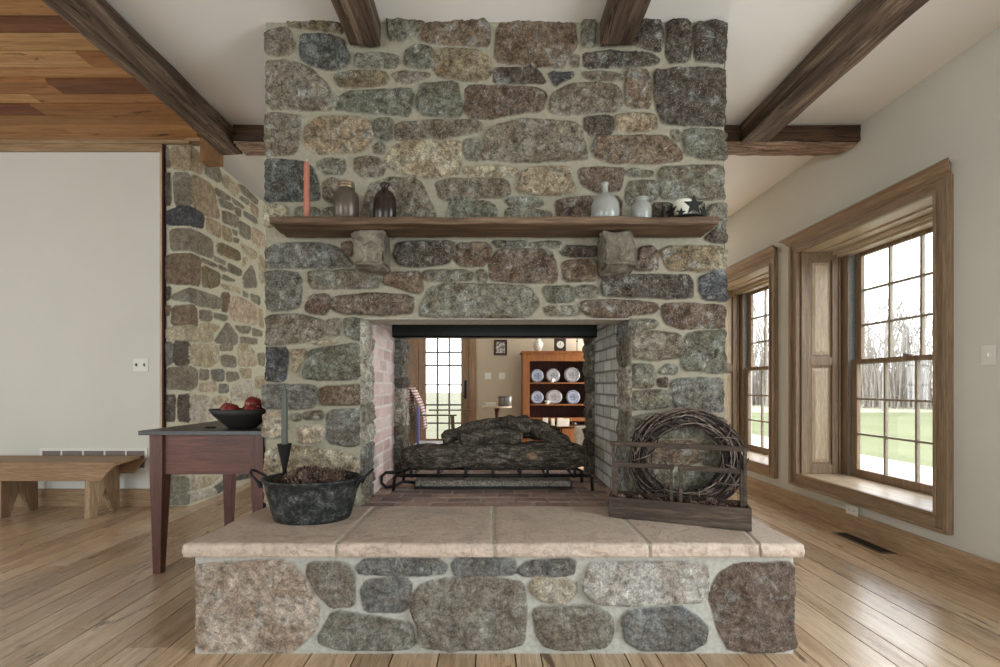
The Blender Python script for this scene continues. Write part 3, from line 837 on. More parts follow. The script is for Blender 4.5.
# stone jambs then brick cheeks, either side
def cheek(name, x, nx, ya, yb, polys, mat, seed, **kw):
    us = np.arange(ya, yb+.001, .0085); zs = np.arange(.495, 1.66, .0085)
    U, Z, h, mk, cl = height_field(us, zs, polys, seed, **kw)
    return FP(grid_mesh(name, np.stack([x+nx*h*np.clip((U-ya)/.012, 0, 1), U, Z], -1), mk, cl, mat, fp))
def bricks(u0, u1, z0, z1, seed, pal, L=.2, H=.08, gap=.012):
    r = random.Random(seed); out = []; z = z0; k = 0
    while z < z1:
        u = u0-(L/2 if k % 2 else 0)-r.uniform(0, .02)
        while u < u1:
            a, b = max(u, u0), min(u+L, u1)
            if b-a > .03: out.append(([(a+gap/2, z+gap/2), (b-gap/2, z+gap/2), (b-gap/2, z+H-gap/2), (a+gap/2, z+H-gap/2)], (lambda k_: tuple(v*k_ for v in lin(r.choice(pal))))(r.uniform(.85, 1.12)) if False else (np.array(lin(r.choice(pal)))*r.uniform(.85, 1.12)).tolist()))
            u += L
        z += H; k += 1
    return out
JP = [PAL[c] for c in 'kugw']
cheek('jamb', OL, 1, 2.6, 2.85, rubble(2.6, 2.85, .5, 1.6, 41, JP, (.12, .26), (.25, .26)), M['stone'], 41, hmax=.02)
cheek('jamb', OR, -1, 2.6, 2.85, rubble(2.6, 2.85, .5, 1.6, 43, JP, (.12, .26), (.25, .26)), M['stone'], 43, hmax=.02)
bk = dict(hmin=.004, hmax=.008, edge=.006, rough=.002, warp=.002, rounds=0, tilt=.01, grow=0)
cheek('brick_cheek', OL+.002, 1, 2.85, 3.52, bricks(2.85, 3.52, .5, 1.66, 45, [(206, 180, 172), (214, 190, 182), (198, 168, 162), (216, 196, 188)]), M['brick_pink'], 45, **bk)
cheek('brick_cheek', OR-.002, -1, 2.85, 3.5, bricks(2.85, 3.5, .5, 1.66, 47, [(196, 194, 184), (184, 182, 172), (206, 204, 196)]), M['brick_grey'], 47, **bk)
# firebox floor of brick pavers
us = np.arange(OL-.01, OR+.02, .009); zs = np.arange(2.60, 3.79, .009)
U, Z, h, mk, cl = height_field(us, zs, bricks(OL-.01, OR+.01, 2.6, 3.78, 49, [(158, 130, 118), (146, 120, 110), (168, 140, 126), (134, 112, 104)], .205, .105), 49, **bk)
FP(grid_mesh('firebox_floor', np.stack([U, Z, .497+h], -1), mk, cl, M['brick_floor'], fp))
# ragged stone edges of the rear opening
def edge_strip(x0, dirx, w, seed):
    d = .24
    us = np.arange(0, w+d+.001, .0085); us[int(np.argmin(abs(us-w)))] = w; zs = np.arange(.495, 1.70, .0085)
    U, Z, h, mk, cl = height_field(us, zs, rubble(0, w+d, .5, 1.7, seed, [PAL[c] for c in 'kugwd'], (.09, .2), (.2, .3)), seed, hmin=.01, hmax=.03)
    X, Y = folded(us, h, [(0, w, (x0, 3.51), (dirx, 0), (0, -1)), (w, w+d, (x0+dirx*w, 3.51), (0, 1), (dirx, 0))])
    FP(grid_mesh('rear_jamb', np.stack([X, Y, Z], -1), mk, cl, M['stone'], fp))
edge_strip(OL, 1, .05, 51); edge_strip(OR, -1, .022, 53)
FP(MB().box(OL-.005, OL+.045, 3.515, 3.75, .49, 1.7).build('rear_jamb_core', M['mortar'], fp)); FP(MB().box(OR-.018, OR+.005, 3.515, 3.75, .49, 1.7).build('rear_jamb_core', M['mortar'], fp))
FP(MB().box(OL+.012, OR-.012, 3.40, 3.50, 1.568, 1.58).box(OL+.012, OR-.012, 3.40, 3.412, 1.568, 1.95).build('steel_lintel', M['steel'], fp, bevel=.002))
FP(MB().box(OL+.012, OR-.012, 2.605, 2.83, OT-.004, OT+.004).build('lintel_underside', plain('lit_lintel_stone', (176, 168, 156), .7, var=.2), fp))  # underside given a pale colour for the light falling on it
# hearth base
BX0, BX1, BY = -1.322, 1.36, 2.02
bmap = lambda px, py: ((px-490)*BY/F, 1.2+(386-py)*BY/F)
polys = trace(BASE, bmap, 5.0)+trace(BASE2, bmap, 4.5455)+trace(BASE3, bmap, 4.3478)
polys = [([(min(max(u, BX0-.03), BX1+.03), z) for u, z in p], (c[0]*1.04, c[1]*1.05, c[2]*1.15)) for p, c in polys]
polys += rubble(BX0-.58, BX0-.03, .01, .44, 61, RUB)+rubble(BX1+.03, BX1+.58, .01, .44, 63, RUB)
us = np.concatenate([np.arange(BX0-.58, BX0-.001, .008), [BX0], np.arange(BX0+.006, BX1-.003, .006), [BX1], np.arange(BX1+.008, BX1+.581, .008)])
zs = np.arange(0, .4521, .006)
U, Z, h, mk, cl = height_field(us, zs, polys, 67, .008, .026, .012, .012, .004)
h *= 1-.5*np.exp(-(np.minimum(abs(U-BX0), abs(U-BX1))/.03)**2)
X, Y = folded(us, h, [(BX0-.58, BX0, (BX0, BY+.58), (0, -1), (-1, 0)), (BX0, BX1, (BX0, BY), (1, 0), (0, -1)), (BX1, BX1+.58, (BX1, BY), (0, 1), (1, 0))])
FP(grid_mesh('hearth_base', np.stack([X, Y, Z], -1), mk, cl, M['stone_base'], fp))
FP(MB().box(BX0+.01, BX1-.01, BY+.01, 2.61, 0, .452).box(BX0+.004, BX1-.004, BY+.004, 2.61, .435, .46).build('hearth_core', plain('hearth_mortar', (176, 174, 164), .9), fp))
def slab(c4, seed, front=True):
    (ax, ay), (bx, by), (cx, cy), (dx_, dy_) = c4; n, m_ = 60, 46; z1, z0 = .507, .449; mb = MB()
    def top(s, t_):
        x = (ax*(1-s)+bx*s)*(1-t_)+(dx_*(1-s)+cx*s)*t_; y = (ay*(1-s)+by*s)*(1-t_)+(dy_*(1-s)+cy*s)*t_
        e = min(s, 1-s, t_, 1-t_)
        z = z1+.003*mnoise.noise(Vector((x*3, y*3, seed)))+.0022*(1 if mnoise.noise(Vector((x*5+4, y*5, seed)))>0 else 0)
        if e <= 0: z -= .004
        return Vector((x, y, z))
    T = [[len(mb.v)+i*(m_+1)+j for j in range(m_+1)] for i in range(n+1)]
    for i in range(n+1):
        for j in range(m_+1): mb.v.append(tuple(top(i/n, j/m_)))
    for i in range(n):
        for j in range(m_): mb.f.append((T[i][j], T[i+1][j], T[i+1][j+1], T[i][j+1]))
    ring = [(i, 0) for i in range(n)]+[(n, j) for j in range(m_)]+[(i, m_) for i in range(n, 0, -1)]+[(0, j) for j in range(m_, 0, -1)]
    rows = 7; cxm = (ax+bx+cx+dx_)/4; cym = (ay+by+cy+dy_)/4
    prev = [T[i][j] for i, j in ring]
    for r_ in range(1, rows+1):
        cur = []
        for (i, j) in ring:
            p = Vector(mb.v[T[i][j]]); z = p.z+(z0-p.z)*r_/rows
            nn = mnoise.noise(Vector((p.x*14, p.y*14, z*22+seed)))*.015+mnoise.noise(Vector((p.x*45, p.y*45, z*50+seed)))*.010+.004
            o = Vector((0, -1, 0)) if j == 0 else Vector((math.copysign(1, p.x), 0, 0)) if abs(p.x) > 1.25 else Vector((0, 0, 0))
            q = p+o*nn*math.sin(PI*min(1, r_/rows*1.1)); mb.v.append((q.x, q.y, z)); cur.append(len(mb.v)-1)
        k = len(ring)
        for i in range(k): mb.f.append((prev[i], cur[i], cur[(i+1) % k], prev[(i+1) % k]))
        prev = cur
    mb.f.append(tuple(prev))
    return FP(mb.build('hearth_slab', M['flag'], fp, smooth=True))
g = .007
slab([(-1.345, 1.972), (-.672-g, 1.972), (-.665-g, 2.598), (-1.29, 2.598)], 1)
slab([(-.672+g, 1.972), (.018-g, 1.972), (.02-g, 2.598), (-.665+g, 2.598)], 2)
slab([(.018+g, 1.972), (.700-g, 1.972), (.70-g, 2.598), (.02+g, 2.598)], 3)
slab([(.700+g, 1.972), (1.18-g, 1.972), (1.33-g, 2.598), (.70+g, 2.598)], 4)
slab([(1.18+g, 1.972), (1.375, 1.972), (1.37, 2.598), (1.335, 2.598)], 5)
FP(MB().box(-1.28, 1.36, 1.978, 2.605, .452, .5035).build('slab_joint_mortar', plain('joint_mortar', (176, 170, 156), .9), fp))
# corbels under the mantel
def corbel(x0, x1, z0, z1, y0, seed, squash):
    m = rough_box(x0, x1, y0, 2.62, z0, z1, .014, .017, 8, seed, .014, .4)
    out = []
    for (x, y, z) in m.v:
        f = (2.62-y)/(2.62-y0); t_ = (z-z0)/(z1-z0); c = (x0+x1)/2
        x = c+(x-c)*(1-.22*squash*f*(1-t_))+.018*squash*f; z2 = z+(.035*f*(1-t_))
        if squash < 0: x = c+(x-c)*(1-.12*f*(1-t_))-.03*f*(t_-.4)
        out.append((x, y, z2))
    m.v = out
    me = m.build('corbel', M['corbel'], fp); FP(me); return me
t = NT('corbel_stone'); co = t.coord(); a = t.noise(co, 11, 6, .65, .8); b = t.noise(co, 70, 5, .75)
c = t.ramp(a, [(.3, lin((76, 70, 58))), (.5, lin((114, 106, 92))), (.7, lin((148, 142, 126)))]); c = t.mix(t.ramp(b, [(.3, G3(.8)), (.5, G3(0))]), c, lin((64, 58, 50)))
t.bump(t.mix(.5, a, b), .7, .015); M['corbel'] = t.out(c, .88, spec=.2)
corbel(-.765, -.575, 1.83, 2.045, 2.43, 3, 1)
corbel(.63, .805, 1.825, 2.045, 2.43, 8, -1)

# ------------------------------------------------------------------ mantel shelf
mt = thing('mantel_shelf', 'rough brown plank mantel shelf across the stone chimney', 'shelf', (0.02, 2.5, 2.044))
m = rough_box(-1.165, 1.21, 2.36, 2.575, 2.046, 2.092, .016, .004, (3, 12, 12), 4, .004, .5)
out = []
for (x, y, z) in m.v:
    if y < 2.40: y += .012*mnoise.noise(Vector((x*3.5, 0, 5)))
    if z < 2.06 and y < 2.42: z += .004
    if z > 2.08: z = min(z, 2.0925)
    out.append((x-.02, y-2.5, z-2.044))
m.v = out; m.build('plank', M['mantel'], mt)
mt.children[0].modifiers.new('b', 'BEVEL').width = .001

# ------------------------------------------------------------------ ceiling beams
def beam(x0, x1, y0, y1, label, mat, seed, z0=3.14, z1=3.296):
    o = rough_box(x0, x1, y0, y1, z0, z1, .035, .007, (6, 1.2, 6), seed, .008).build('ceiling_beam', mat)
    return tag(o, label, 'beam', 'ceiling beams', 'thing')
beam(-2.265, -2.07, -3.45, 3.80, 'long dark hewn ceiling beam beside the plank ceiling', M['beam_y'], 1)
beam(-.815, -.62, -3.45, 2.585, 'dark hewn beam meeting the chimney above the blue stone', M['beam_y'], 2)
beam(.625, .82, -3.45, 2.585, 'dark hewn beam meeting the chimney above the jug end of the mantel', M['beam_y'], 3)
beam(2.0, 2.22, -3.45, 3.60, 'long dark hewn ceiling beam nearest the window wall', M['beam_y'], 4)
def cross(x0, x1, label, seed):
    r = thing('ceiling_beam', label, 'beam', ((x0+x1)/2, 3.7, 3.14), 0, 'ceiling beams'); r['kind'] = 'thing'
    cx = (x0+x1)/2
    rough_box(x0-cx, x1-cx, -.1, .1, .022, .155, .03, .005, (1.2, 8, 8), seed, .004).build('hewn_face', M['beam_x'], r)
    rough_box(x0-cx+.004, x1-cx-.02, -.094, .1, 0, .026, .014, .009, (3, 14, 14), seed+3, .006, .8).build('split_underside', M['beam_pale'], r)
cross(-2.065, -1.33, 'dark cross beam joining the plank ceiling side to the chimney', 5)
cross(1.37, 2.97, 'dark cross beam running from the chimney to the window wall', 6)

# ------------------------------------------------------------------ right-hand windows
def make_window(n, ya, yb):
    """ya..yb: opening in the wall along Y; modelled in room coordinates."""
    cy = (ya+yb)/2
    w = bpy.data.objects.new('window_%d' % n, None); COL.objects.link(w); w.location = (XR, cy, 0); struct(w)
    def L(o): o.location = (-XR, -cy, 0); return o
    cw_ = .088
    x0 = XR-.028
    for (a, b, s_) in ((ya-cw_, ya, -1), (yb, yb+cw_, 1)):
        o0, o1 = (a-.012, a+.018) if s_ < 0 else (b-.018, b+.012); i0, i1 = (b-.016, b+.004) if s_ < 0 else (a-.004, a+.016)
        L(MB().box(x0, XR, a, b, ZS-.105, ZH+.10).box(XR-.045, XR, o0, o1, ZS-.117, ZH+.08).box(XR-.038, XR, i0, i1, ZS-.012, ZH+.012).build('side_casing', M['oak_z'], w, bevel=.004))
    L(MB().box(x0, XR, ya, yb, ZS-.105, ZS).box(XR-.045, XR, ya-cw_+.018, yb+cw_-.018, ZS-.117, ZS-.088).box(XR-.038, XR, ya+.004, yb-.004, ZS-.014, ZS+.004).build('apron_casing', M['oak_y'], w, bevel=.004))
    L(MB().box(x0, XR, ya, yb, ZH, ZH+.10).box(XR-.038, XR, ya+.004, yb-.004, ZH-.004, ZH+.016).box(XR-.036, XR, ya-cw_+.02, yb+cw_-.02, ZH+.045, ZH+.06).build('head_casing', M['oak_y'], w, bevel=.004))
    # stepped crown
    prof = [(0, .075), (.034, .075), (.038, .09), (.050, .098), (.060, .118), (.082, .136), (.098, .14), (.098, .155), (0, .155)]
    a, b = ya-cw_-.014, yb+cw_+.014
    m = MB()
    vs = []
    for (d, z) in prof: vs.append((XR-d, a+.02-d*.8, ZH+z))
    for (d, z) in prof: vs.append((XR-d, b-.02+d*.8, ZH+z))
    k = len(prof); m.add(vs, [tuple(range(k)), tuple(range(2*k-1, k-1, -1))]+[(i, k+i, k+(i+1) % k, (i+1) % k) for i in range(k)])
    L(m.build('crown', M['oak_y'], w))
    xs = 3.42
    # sill, head lining, panelled jambs
    L(MB().box(XR-.01, xs, ya-.02, yb+.02, ZS-.03, ZS).build('sill', M['oak_pale_y'], w, bevel=.003))
    m = MB().box(XR-.01, xs, ya-.02, yb+.02, ZH, ZH+.03).box(XR+.16, XR+.175, ya, yb, ZH-.014, ZH).box(XR+.30, XR+.34, ya, yb, ZH-.03, ZH).box(XR+.34, xs, ya, yb, ZH-.05, ZH)
    L(m.build('head_lining', M['oak_pale_y'], w, bevel=.003))
    for (y, s) in ((yb, -1), (ya, 1)):
        m = MB().box(XR-.01, xs, min(y, y-s*.03), max(y, y-s*.03), ZS, ZH)
        st = lambda a_, b_, c_, d_, t_: m.box(a_, b_, min(y, y+s*t_), max(y, y+s*t_), c_, d_)
        st(XR+.005, XR+.09, ZS, ZH, .018); st(XR+.30, XR+.355, ZS, ZH, .018)
        for (c_, d_) in ((ZS, .45), (1.395, 1.475), (2.405, ZH)): st(XR+.09, XR+.30, c_, d_, .018)
        st(XR+.355, XR+.372, ZS, ZH, .03)
        jl = L(m.build('jamb_lining', M['oak_z'], w, bevel=.003))
        pm = MB()
        for (c_, d_) in ((.475, 1.37), (1.50, 2.38)):
            e = .014; f_ = .05
            z_ = lambda t_: y+s*t_
            o_ = [(XR+.115, c_), (XR+.275, c_), (XR+.275, d_), (XR+.115, d_)]; i_ = [(XR+.14, c_+.03), (XR+.25, c_+.03), (XR+.25, d_-.03), (XR+.14, d_-.03)]
            pm.add([(x, z_(.003), z) for x, z in o_]+[(x, z_(e), z) for x, z in i_], [(4, 5, 6, 7)]+[(q, (q+1) % 4, 4+(q+1) % 4, 4+q) for q in range(4)])
        p = pm.build('raised_panel', M['oak_pale_z'], jl)
    # frame and sashes
    gy0, gy1 = cy-.35, cy+.508                      # glass edges
    m = MB().box(3.36, xs+.05, ya, gy0-.07, ZS, ZH-.03).box(3.36, xs+.05, gy1+.07, yb, ZS, ZH-.03).box(3.36, xs+.05, ya, yb, 2.45, ZH).box(3.38, xs+.09, ya, yb, ZS-.02, ZS+.012)
    L(m.build('frame', M['oak_z'], w, bevel=.003))
    m = MB().box(3.372, 3.47, gy0-.085, gy0-.068, ZS+.01, 2.45).box(3.372, 3.47, gy1+.068, gy1+.085, ZS+.01, 2.45)
    L(m.build('jamb_liner', M['alu'], w))
    pw = (gy1-gy0)/3
    for nm, xc, z0, z1, g0, g1 in (('lower_sash', 3.405, ZS+.012, 1.445, .435, 1.405), ('upper_sash', 3.445, 1.40, 2.452, 1.44, 2.40)):
        m = MB(); x0, x1 = xc-.018, xc+.018
        m.box(x0, x1, gy0-.066, gy0, z0, z1).box(x0, x1, gy1, gy1+.066, z0, z1).box(x0, x1, gy0, gy1, z0, g0).box(x0, x1, gy0, gy1, g1, z1)
        sh = L(m.build(nm, M['oak_z'], w, bevel=.003))
        m = MB(); rh_ = (g1-g0)/3
        for i in (1, 2):
            m.box(xc-.013, xc+.013, gy0+pw*i-.009, gy0+pw*i+.009, g0, g1)
            m.box(xc-.0125, xc+.0125, gy0, gy1, g0+rh_*i-.009, g0+rh_*i+.009)
        m.build('muntins', M['muntin'], sh)
        MB().box(xc-.002, xc+.002, gy0, gy1, g0, g1).build('glass_pane', M['glass'], sh)
    lk = MB().box(3.372, 3.395, cy-.03, cy+.03, 1.445, 1.458).tube([(3.38, cy, 1.458), (3.375, cy+.03, 1.466)], .005, 6)
    L(lk.build('sash_lock', M['grille'], w))
    return w
M['alu'] = plain('grey_jamb_liner', (132, 134, 132), .5, bump=0)
M['muntin'] = plain('taupe_muntin', (158, 146, 128), .5, bump=0)
make_window(1, *OP[0]); make_window(2, *OP[1])
# window catch block seen at the lower sash
# ------------------------------------------------------------------ electrical plates, vents
def plate(name, label, cat, loc, rz, w, h, kind):
    r = thing(name, label, cat, loc, rz)
    MB().box(-w/2, w/2, -.006, 0, -h/2, h/2).build('cover_plate', M['white'], r, bevel=.002)
    if kind == 'toggle': MB().box(-.006, .006, -.018, -.004, -.012, .012).build('toggle', M['white'], r, bevel=.002)
    if kind == 'double':
        for x in (-.04, .04): MB().cbox((x, -.010, .0), (.011, .018, .026), Matrix.Rotation(.5, 3, 'X')).build('toggle', M['grille'], r)
    if kind == 'outlet':
        for x in (-.025, .025):
            MB().tube([(x, -.009, 0), (x, -.004, 0)], .017, 14).build('receptacle', M['white'], r)
            MB().box(x-.006, x-.003, -.0095, -.0085, -.006, .006).box(x+.003, x+.006, -.0095, -.0085, -.006, .006).build('slots', M['slot'], r)
    return r
plate('light_switch', 'white single light switch on the wall beside the large window', 'light switch', (XR, 2.68, 1.385), -PI/2, .075, .12, 'toggle')
plate('light_switch', 'white double light switch on the white wall above the bench', 'light switch', (-3.49, 4.5, 1.41), 0, .15, .13, 'double')
plate('power_outlet', 'white power outlet above the baseboard under the large window', 'outlet', (XR-.023, 3.66, .19), -PI/2, .12, .075, 'outlet')
r = thing('wall_vent', 'long white return air grille low on the wall behind the bench', 'vent', (-3.955, 4.5, .468))
MB().box(-.535, .535, -.012, 0, -.11, -.085).box(-.535, .535, -.012, 0, .085, .11).box(-.535, -.51, -.012, 0, -.085, .085).box(.51, .535, -.012, 0, -.085, .085).build('frame', M['white'], r)
for i in range(1, 5): MB().box(-.535+i*.214-.008, -.535+i*.214+.008, -.010, 0, -.085, .085).build('divider', M['white'], r)
m = MB()
for i in range(9):
    z = -.08+i*.02; m.cbox((0, -.004, z), (1.02, .012, .003), Matrix.Rotation(.7, 3, 'X'))
m.box(-.51, .51, -.001, 0, -.085, .085); m.build('louvers', M['grille'], r)
r = thing('floor_vent', 'dark bronze slotted register set in the floor below the window', 'vent', (2.855, 3.45, 0))
m = MB().box(-.06, .06, -.23, .23, 0, .004); m.build('rim', plain('bronze', (96, 78, 62), .5, .3), r, bevel=.001)
m = MB()
for i in range(2):
    for k in range(22): m.box(-.04+i*.042, -.004+i*.042, -.205+k*.019, -.205+k*.019+.013, .0035, .0048)
m.build('slots', plain('vent_dark', (14, 12, 10), .9), r)

# ------------------------------------------------------------------ mantel objects
ZM = 2.0925
r = thing('taper_candle', 'salmon taper candle standing at the left end of the mantel shelf', 'candle', (-.998, 2.45, ZM))
MB().lathe([(.045, 0), (.047, .005), (.043, .009), (.02, .011), (.018, .02), (.0145, .02)], 24).build('dish', M['tin_dull'] if 'tin_dull' in M else M['stoneware_grey'], r, smooth=True)
MB().lathe([(.016, .012), (.0155, .10), (.0145, .305), (.010, .322), (.002, .332)], 20).build('wax', M['candle_red'], r, smooth=True)
MB().tube([(0, 0, .33), (.001, 0, .342)], .0016, 6).build('wick', M['candle_white'], r)
r = thing('stoneware_jar', 'brown glazed stoneware jar with wide collar beside the salmon candle', 'jar', (-.782, 2.45, ZM))
MB().lathe([(.062, 0), (.067, .004), (.068, .125), (.064, .148), (.046, .168), (.041, .174), (.041, .182)], 36).build('body', M['stoneware_brown'], r, smooth=True)
MB().lathe([(.038, .175), (.045, .178), (.046, .188), (.041, .192), (.044, .198), (.044, .210), (.038, .213), (.034, .21), (.034, .182)], 36).build('collar', M['tin_brass'], r, smooth=True)
r = thing('glass_bottle', 'dark brown round-shouldered bottle on the mantel shelf', 'bottle', (-.573, 2.45, ZM))
MB().lathe([(.058, 0), (.062, .004), (.063, .10), (.059, .130), (.044, .158), (.026, .170), (.020, .178), (.019, .194), (.024, .197), (.025, .207), (.021, .212), (.012, .21)], 36, sy=.75).build('body', M['glassy_brown'], r, smooth=True)
r = thing('stoneware_bottle', 'grey stoneware bottle with tall narrow neck on the mantel shelf', 'bottle', (.626, 2.45, ZM))
MB().lathe([(.070, 0), (.075, .006), (.077, .05), (.075, .090), (.060, .122), (.032, .145), (.018, .158), (.016, .196), (.021, .201), (.022, .211), (.017, .214), (.011, .208)], 40).build('body', M['stoneware_grey'], r, smooth=True)
r = thing('stoneware_jar', 'small grey stoneware jar beside the narrow-necked bottle', 'jar', (.823, 2.45, ZM))
MB().lathe([(.048, 0), (.052, .004), (.055, .06), (.052, .088), (.038, .102), (.034, .108), (.034, .116), (.042, .119), (.044, .124), (.040, .128), (.032, .127), (.030, .11)], 36).build('body', M['stoneware_grey'], r, smooth=True)
MB().lathe([(.030, .112), (.031, .129), (.0, .131)], 24).build('rim_cap', M['candle_white'], r, smooth=True)
r = thing('pillar_candle', 'thick white pillar candle inside the dark star ring', 'candle', (1.058, 2.47, ZM+.004))
MB().lathe([(.045, 0), (.047, .004), (.047, .112), (.043, .117), (.036, .114), (.03, .108), (0, .105)], 32).build('wax', M['candle_white'], r, smooth=True)
MB().tube([(0, 0, .104), (.002, 0, .118)], .0018, 6).build('wick', M['star'], r)
r = thing('star_candle_ring', 'dark tin candle ring with cut-out stars on the mantel shelf', 'candle ring', (1.055, 2.46, ZM))
MB().lathe([(.075, 0), (.125, 0), (.125, .004), (.075, .004)], 40).build('base_ring', M['star'], r)
def star(cx, cy, cz, R, ang, tilt=0):
    pts = [(R*(1 if k % 2 == 0 else .42)*math.sin(PI*k/5+tilt), R*(1 if k % 2 == 0 else .42)*math.cos(PI*k/5+tilt)) for k in range(10)]
    d = Vector((math.cos(ang), math.sin(ang), 0)); nrm = Vector((-math.sin(ang), math.cos(ang), 0))
    m = MB(); m.prism(pts, lambda u, v, t_: tuple(Vector((cx, cy, cz))+d*u+Vector((0, 0, 1))*v+nrm*(t_-.5)*.004)); m.build('star', M['star'], r)
star(.012, -.105, .055, .056, 0); star(.095, -.045, .045, .046, .9); star(-.085, -.05, .040, .046, -1.3); star(-.122, -.03, .046, .050, 1.42); star(.075, -.07, .026, .032, .6, .4); star(-.05, -.09, .022, .026, -.5, .2)

# ------------------------------------------------------------------ wooden bench
r = thing('wooden_bench', 'low honey-coloured plank bench against the white wall', 'bench', (-4.1, 4.24, 0))
MB().prism([(-.75, -.21), (.74, -.21), (.655, .2), (-.75, .2)], lambda u, v, t_: (u, v, .485+t_*.03)).build('seat', M['bench_x'], r, bevel=.004)
r.children[0].data.transform(Matrix.Scale(1, 4))
for (y) in (-.195, .165):
    MB().prism([(-.74, .485), (.73, .485), (.66, .42), (.60, .345), (-.74, .345)], lambda u, v, t_: (u, y+t_*.025, v)).build('apron', M['bench_x'], r, bevel=.003)
for x in (.43, -.37):
    pts = [(-.17, 0), (-.09, 0), (0, .24), (.09, 0), (.17, 0), (.165, .485), (-.165, .485)]
    MB().prism(pts, lambda u, v, t_: (x+t_*.045, u, v)).build('leg', M['bench_z'], r, bevel=.003)

# ------------------------------------------------------------------ red side table
r = thing('side_table', 'red painted side table with dark plank top beside the chimney', 'table', (-1.79, 3.28, 0))
m = MB()
for i in range(4): m.box(-.41+.0, .40, -.47+i*.2375+.0015, -.47+(i+1)*.2375-.0015, .892, .92)
m.build('table_top', M['darktop'], r, bevel=.003)
MB().box(-.355, .325, -.405, -.382, .635, .892).build('apron', M['red'], r, bevel=.002)
MB().box(-.355, .325, .392, .415, .635, .892).build('apron', M['red'], r, bevel=.002)
MB().box(-.355, -.332, -.39, .40, .635, .892).build('side_apron', M['red'], r, bevel=.002); MB().box(.31, .333, -.39, .40, .635, .892).build('side_apron', M['red'], r, bevel=.002)
for (x, y) in ((-.33, -.385), (.31, -.385), (-.33, .39), (.31, .39)):
    MB().taper((x, y, .892), .084, (x, y, .62), .082).taper((x, y, .63), .082, (x*1.0+(.008 if x > 0 else -.008), y, 0), .048).build('leg', M['redz'], r, bevel=.003)
# fruit bowl with apples
bx, by = -1.66, 3.02
o = MB().lathe([(.085, 0), (.09, .003), (.13, .035), (.185, .085), (.212, .125), (.206, .127), (.176, .09), (.12, .042), (.08, .012), (0, .010)], 48, sy=.72).build('fruit_bowl', plain('black_wood_bowl', (40, 38, 36), .5), smooth=True, loc=(bx, by, .92))
tag(o, 'dark wooden bowl full of apples on the red table', 'bowl')
r = thing('apple', 'red apple nearest the left rim of the dark bowl', 'apple', (bx-.10, by, 1.0), 0, 'apples in the bowl')
pr = []
for i in range(15):
    a = PI*i/14; rr = .042*math.sin(a)*(1+.12*math.cos(a)); zz = .040-.038*math.cos(a)
    if i > 11: zz -= (i-11)*.004
    pr.append((max(rr, .001), zz))
MB().lathe(pr, 24).build('flesh', M['apple'], r, smooth=True); MB().tube([(0, 0, .066), (.003, 0, .088)], .0016, 6).build('stem', M['cone'], r)
r.location = (-1.725, 3.00, .985); r.scale = (1.3,)*3
for p_, e_, lb in (((-1.62, 3.05, 1.035), (.3, .2, 1), 'topmost red apple, piled on the others in the bowl'), ((-1.585, 2.985, .988), (.25, -.3, 2), 'red apple at the front of the bowl, under the topmost one'),
                   ((-1.52, 3.06, .995), (-.3, .4, .3), 'red apple at the chimney end of the bowl'), ((-1.785, 3.06, .99), (-.2, .1, .3), 'red apple tucked behind the leftmost one in the bowl'), ((-1.66, 3.10, .985), (.2, -.3, 4), 'red apple at the back of the bowl under the topmost one')):
    dup(r, p_, 0, lb, None, e_)
o = MB().tube([(-.035, 0, .006), (-.02, -.006, .007), (0, .004, .006), (.02, -.004, .007), (.035, .003, .006)], [.004, .006, .005, .006, .004], 6).build('iron_trinket', M['iron'], loc=(-1.85, 2.98, .92), smooth=True)
tag(o, 'small black metal trinket lying on the dark table top', 'trinket')

# ------------------------------------------------------------------ galvanised bucket with pine cones
bcx, bcy, ZH0 = -.932, 2.365, .509
r = thing('metal_bucket', 'oval weathered galvanised tub with ring handles on the hearth', 'bucket', (bcx, bcy, ZH0), .04)
pr = [(.0, .0), (.195, .0), (.202, .006), (.212, .04), (.24, .15), (.252, .20), (.262, .207), (.262, .214), (.252, .217), (.245, .207), (.233, .15), (.2, .03), (.0, .025)]
MB().lathe(pr, 56, sy=.70, sx=.965).build('tub', M['bucket'], r, smooth=True)
for s in (-1, 1):
    pts = []
    for k in range(13):
        a = PI*k/12; pts.append((s*(.252+.062*math.sin(a)), .052*math.cos(a), .195+.055*math.sin(a)))
    hd = MB().tube(pts, .0065, 8).build('handle', M['iron'], r, smooth=True)
    for q in (-.052, .052): MB().tube([(s*.242, q, .170), (s*.254, q, .20)], .011, 8).build('handle_lug', M['iron'], hd)
# conical iron candle holder stuck in the bucket
r = thing('spike_candle_holder', 'black iron cone candle holder with green taper in the tub', 'candle holder', (-1.105, 2.42, ZH0+.03))
MB().tube([(0, 0, 0), (0, 0, .16)], .006, 8).lathe([(.006, .15), (.012, .22), (.036, .345), (.038, .350), (.03, .350), (.012, .30), (0, .29)], 20).build('cone_cup', M['iron'], r, smooth=True)
o = MB().lathe([(.011, .30), (.0165, .345), (.0160, .50), (.0135, .62), (.008, .655), (.003, .668)], 16).build('green_taper', M['candle_green'], r, smooth=True)
MB().tube([(0, 0, .665), (0, 0, .678)], .0015, 6).build('wick', M['iron'], r)

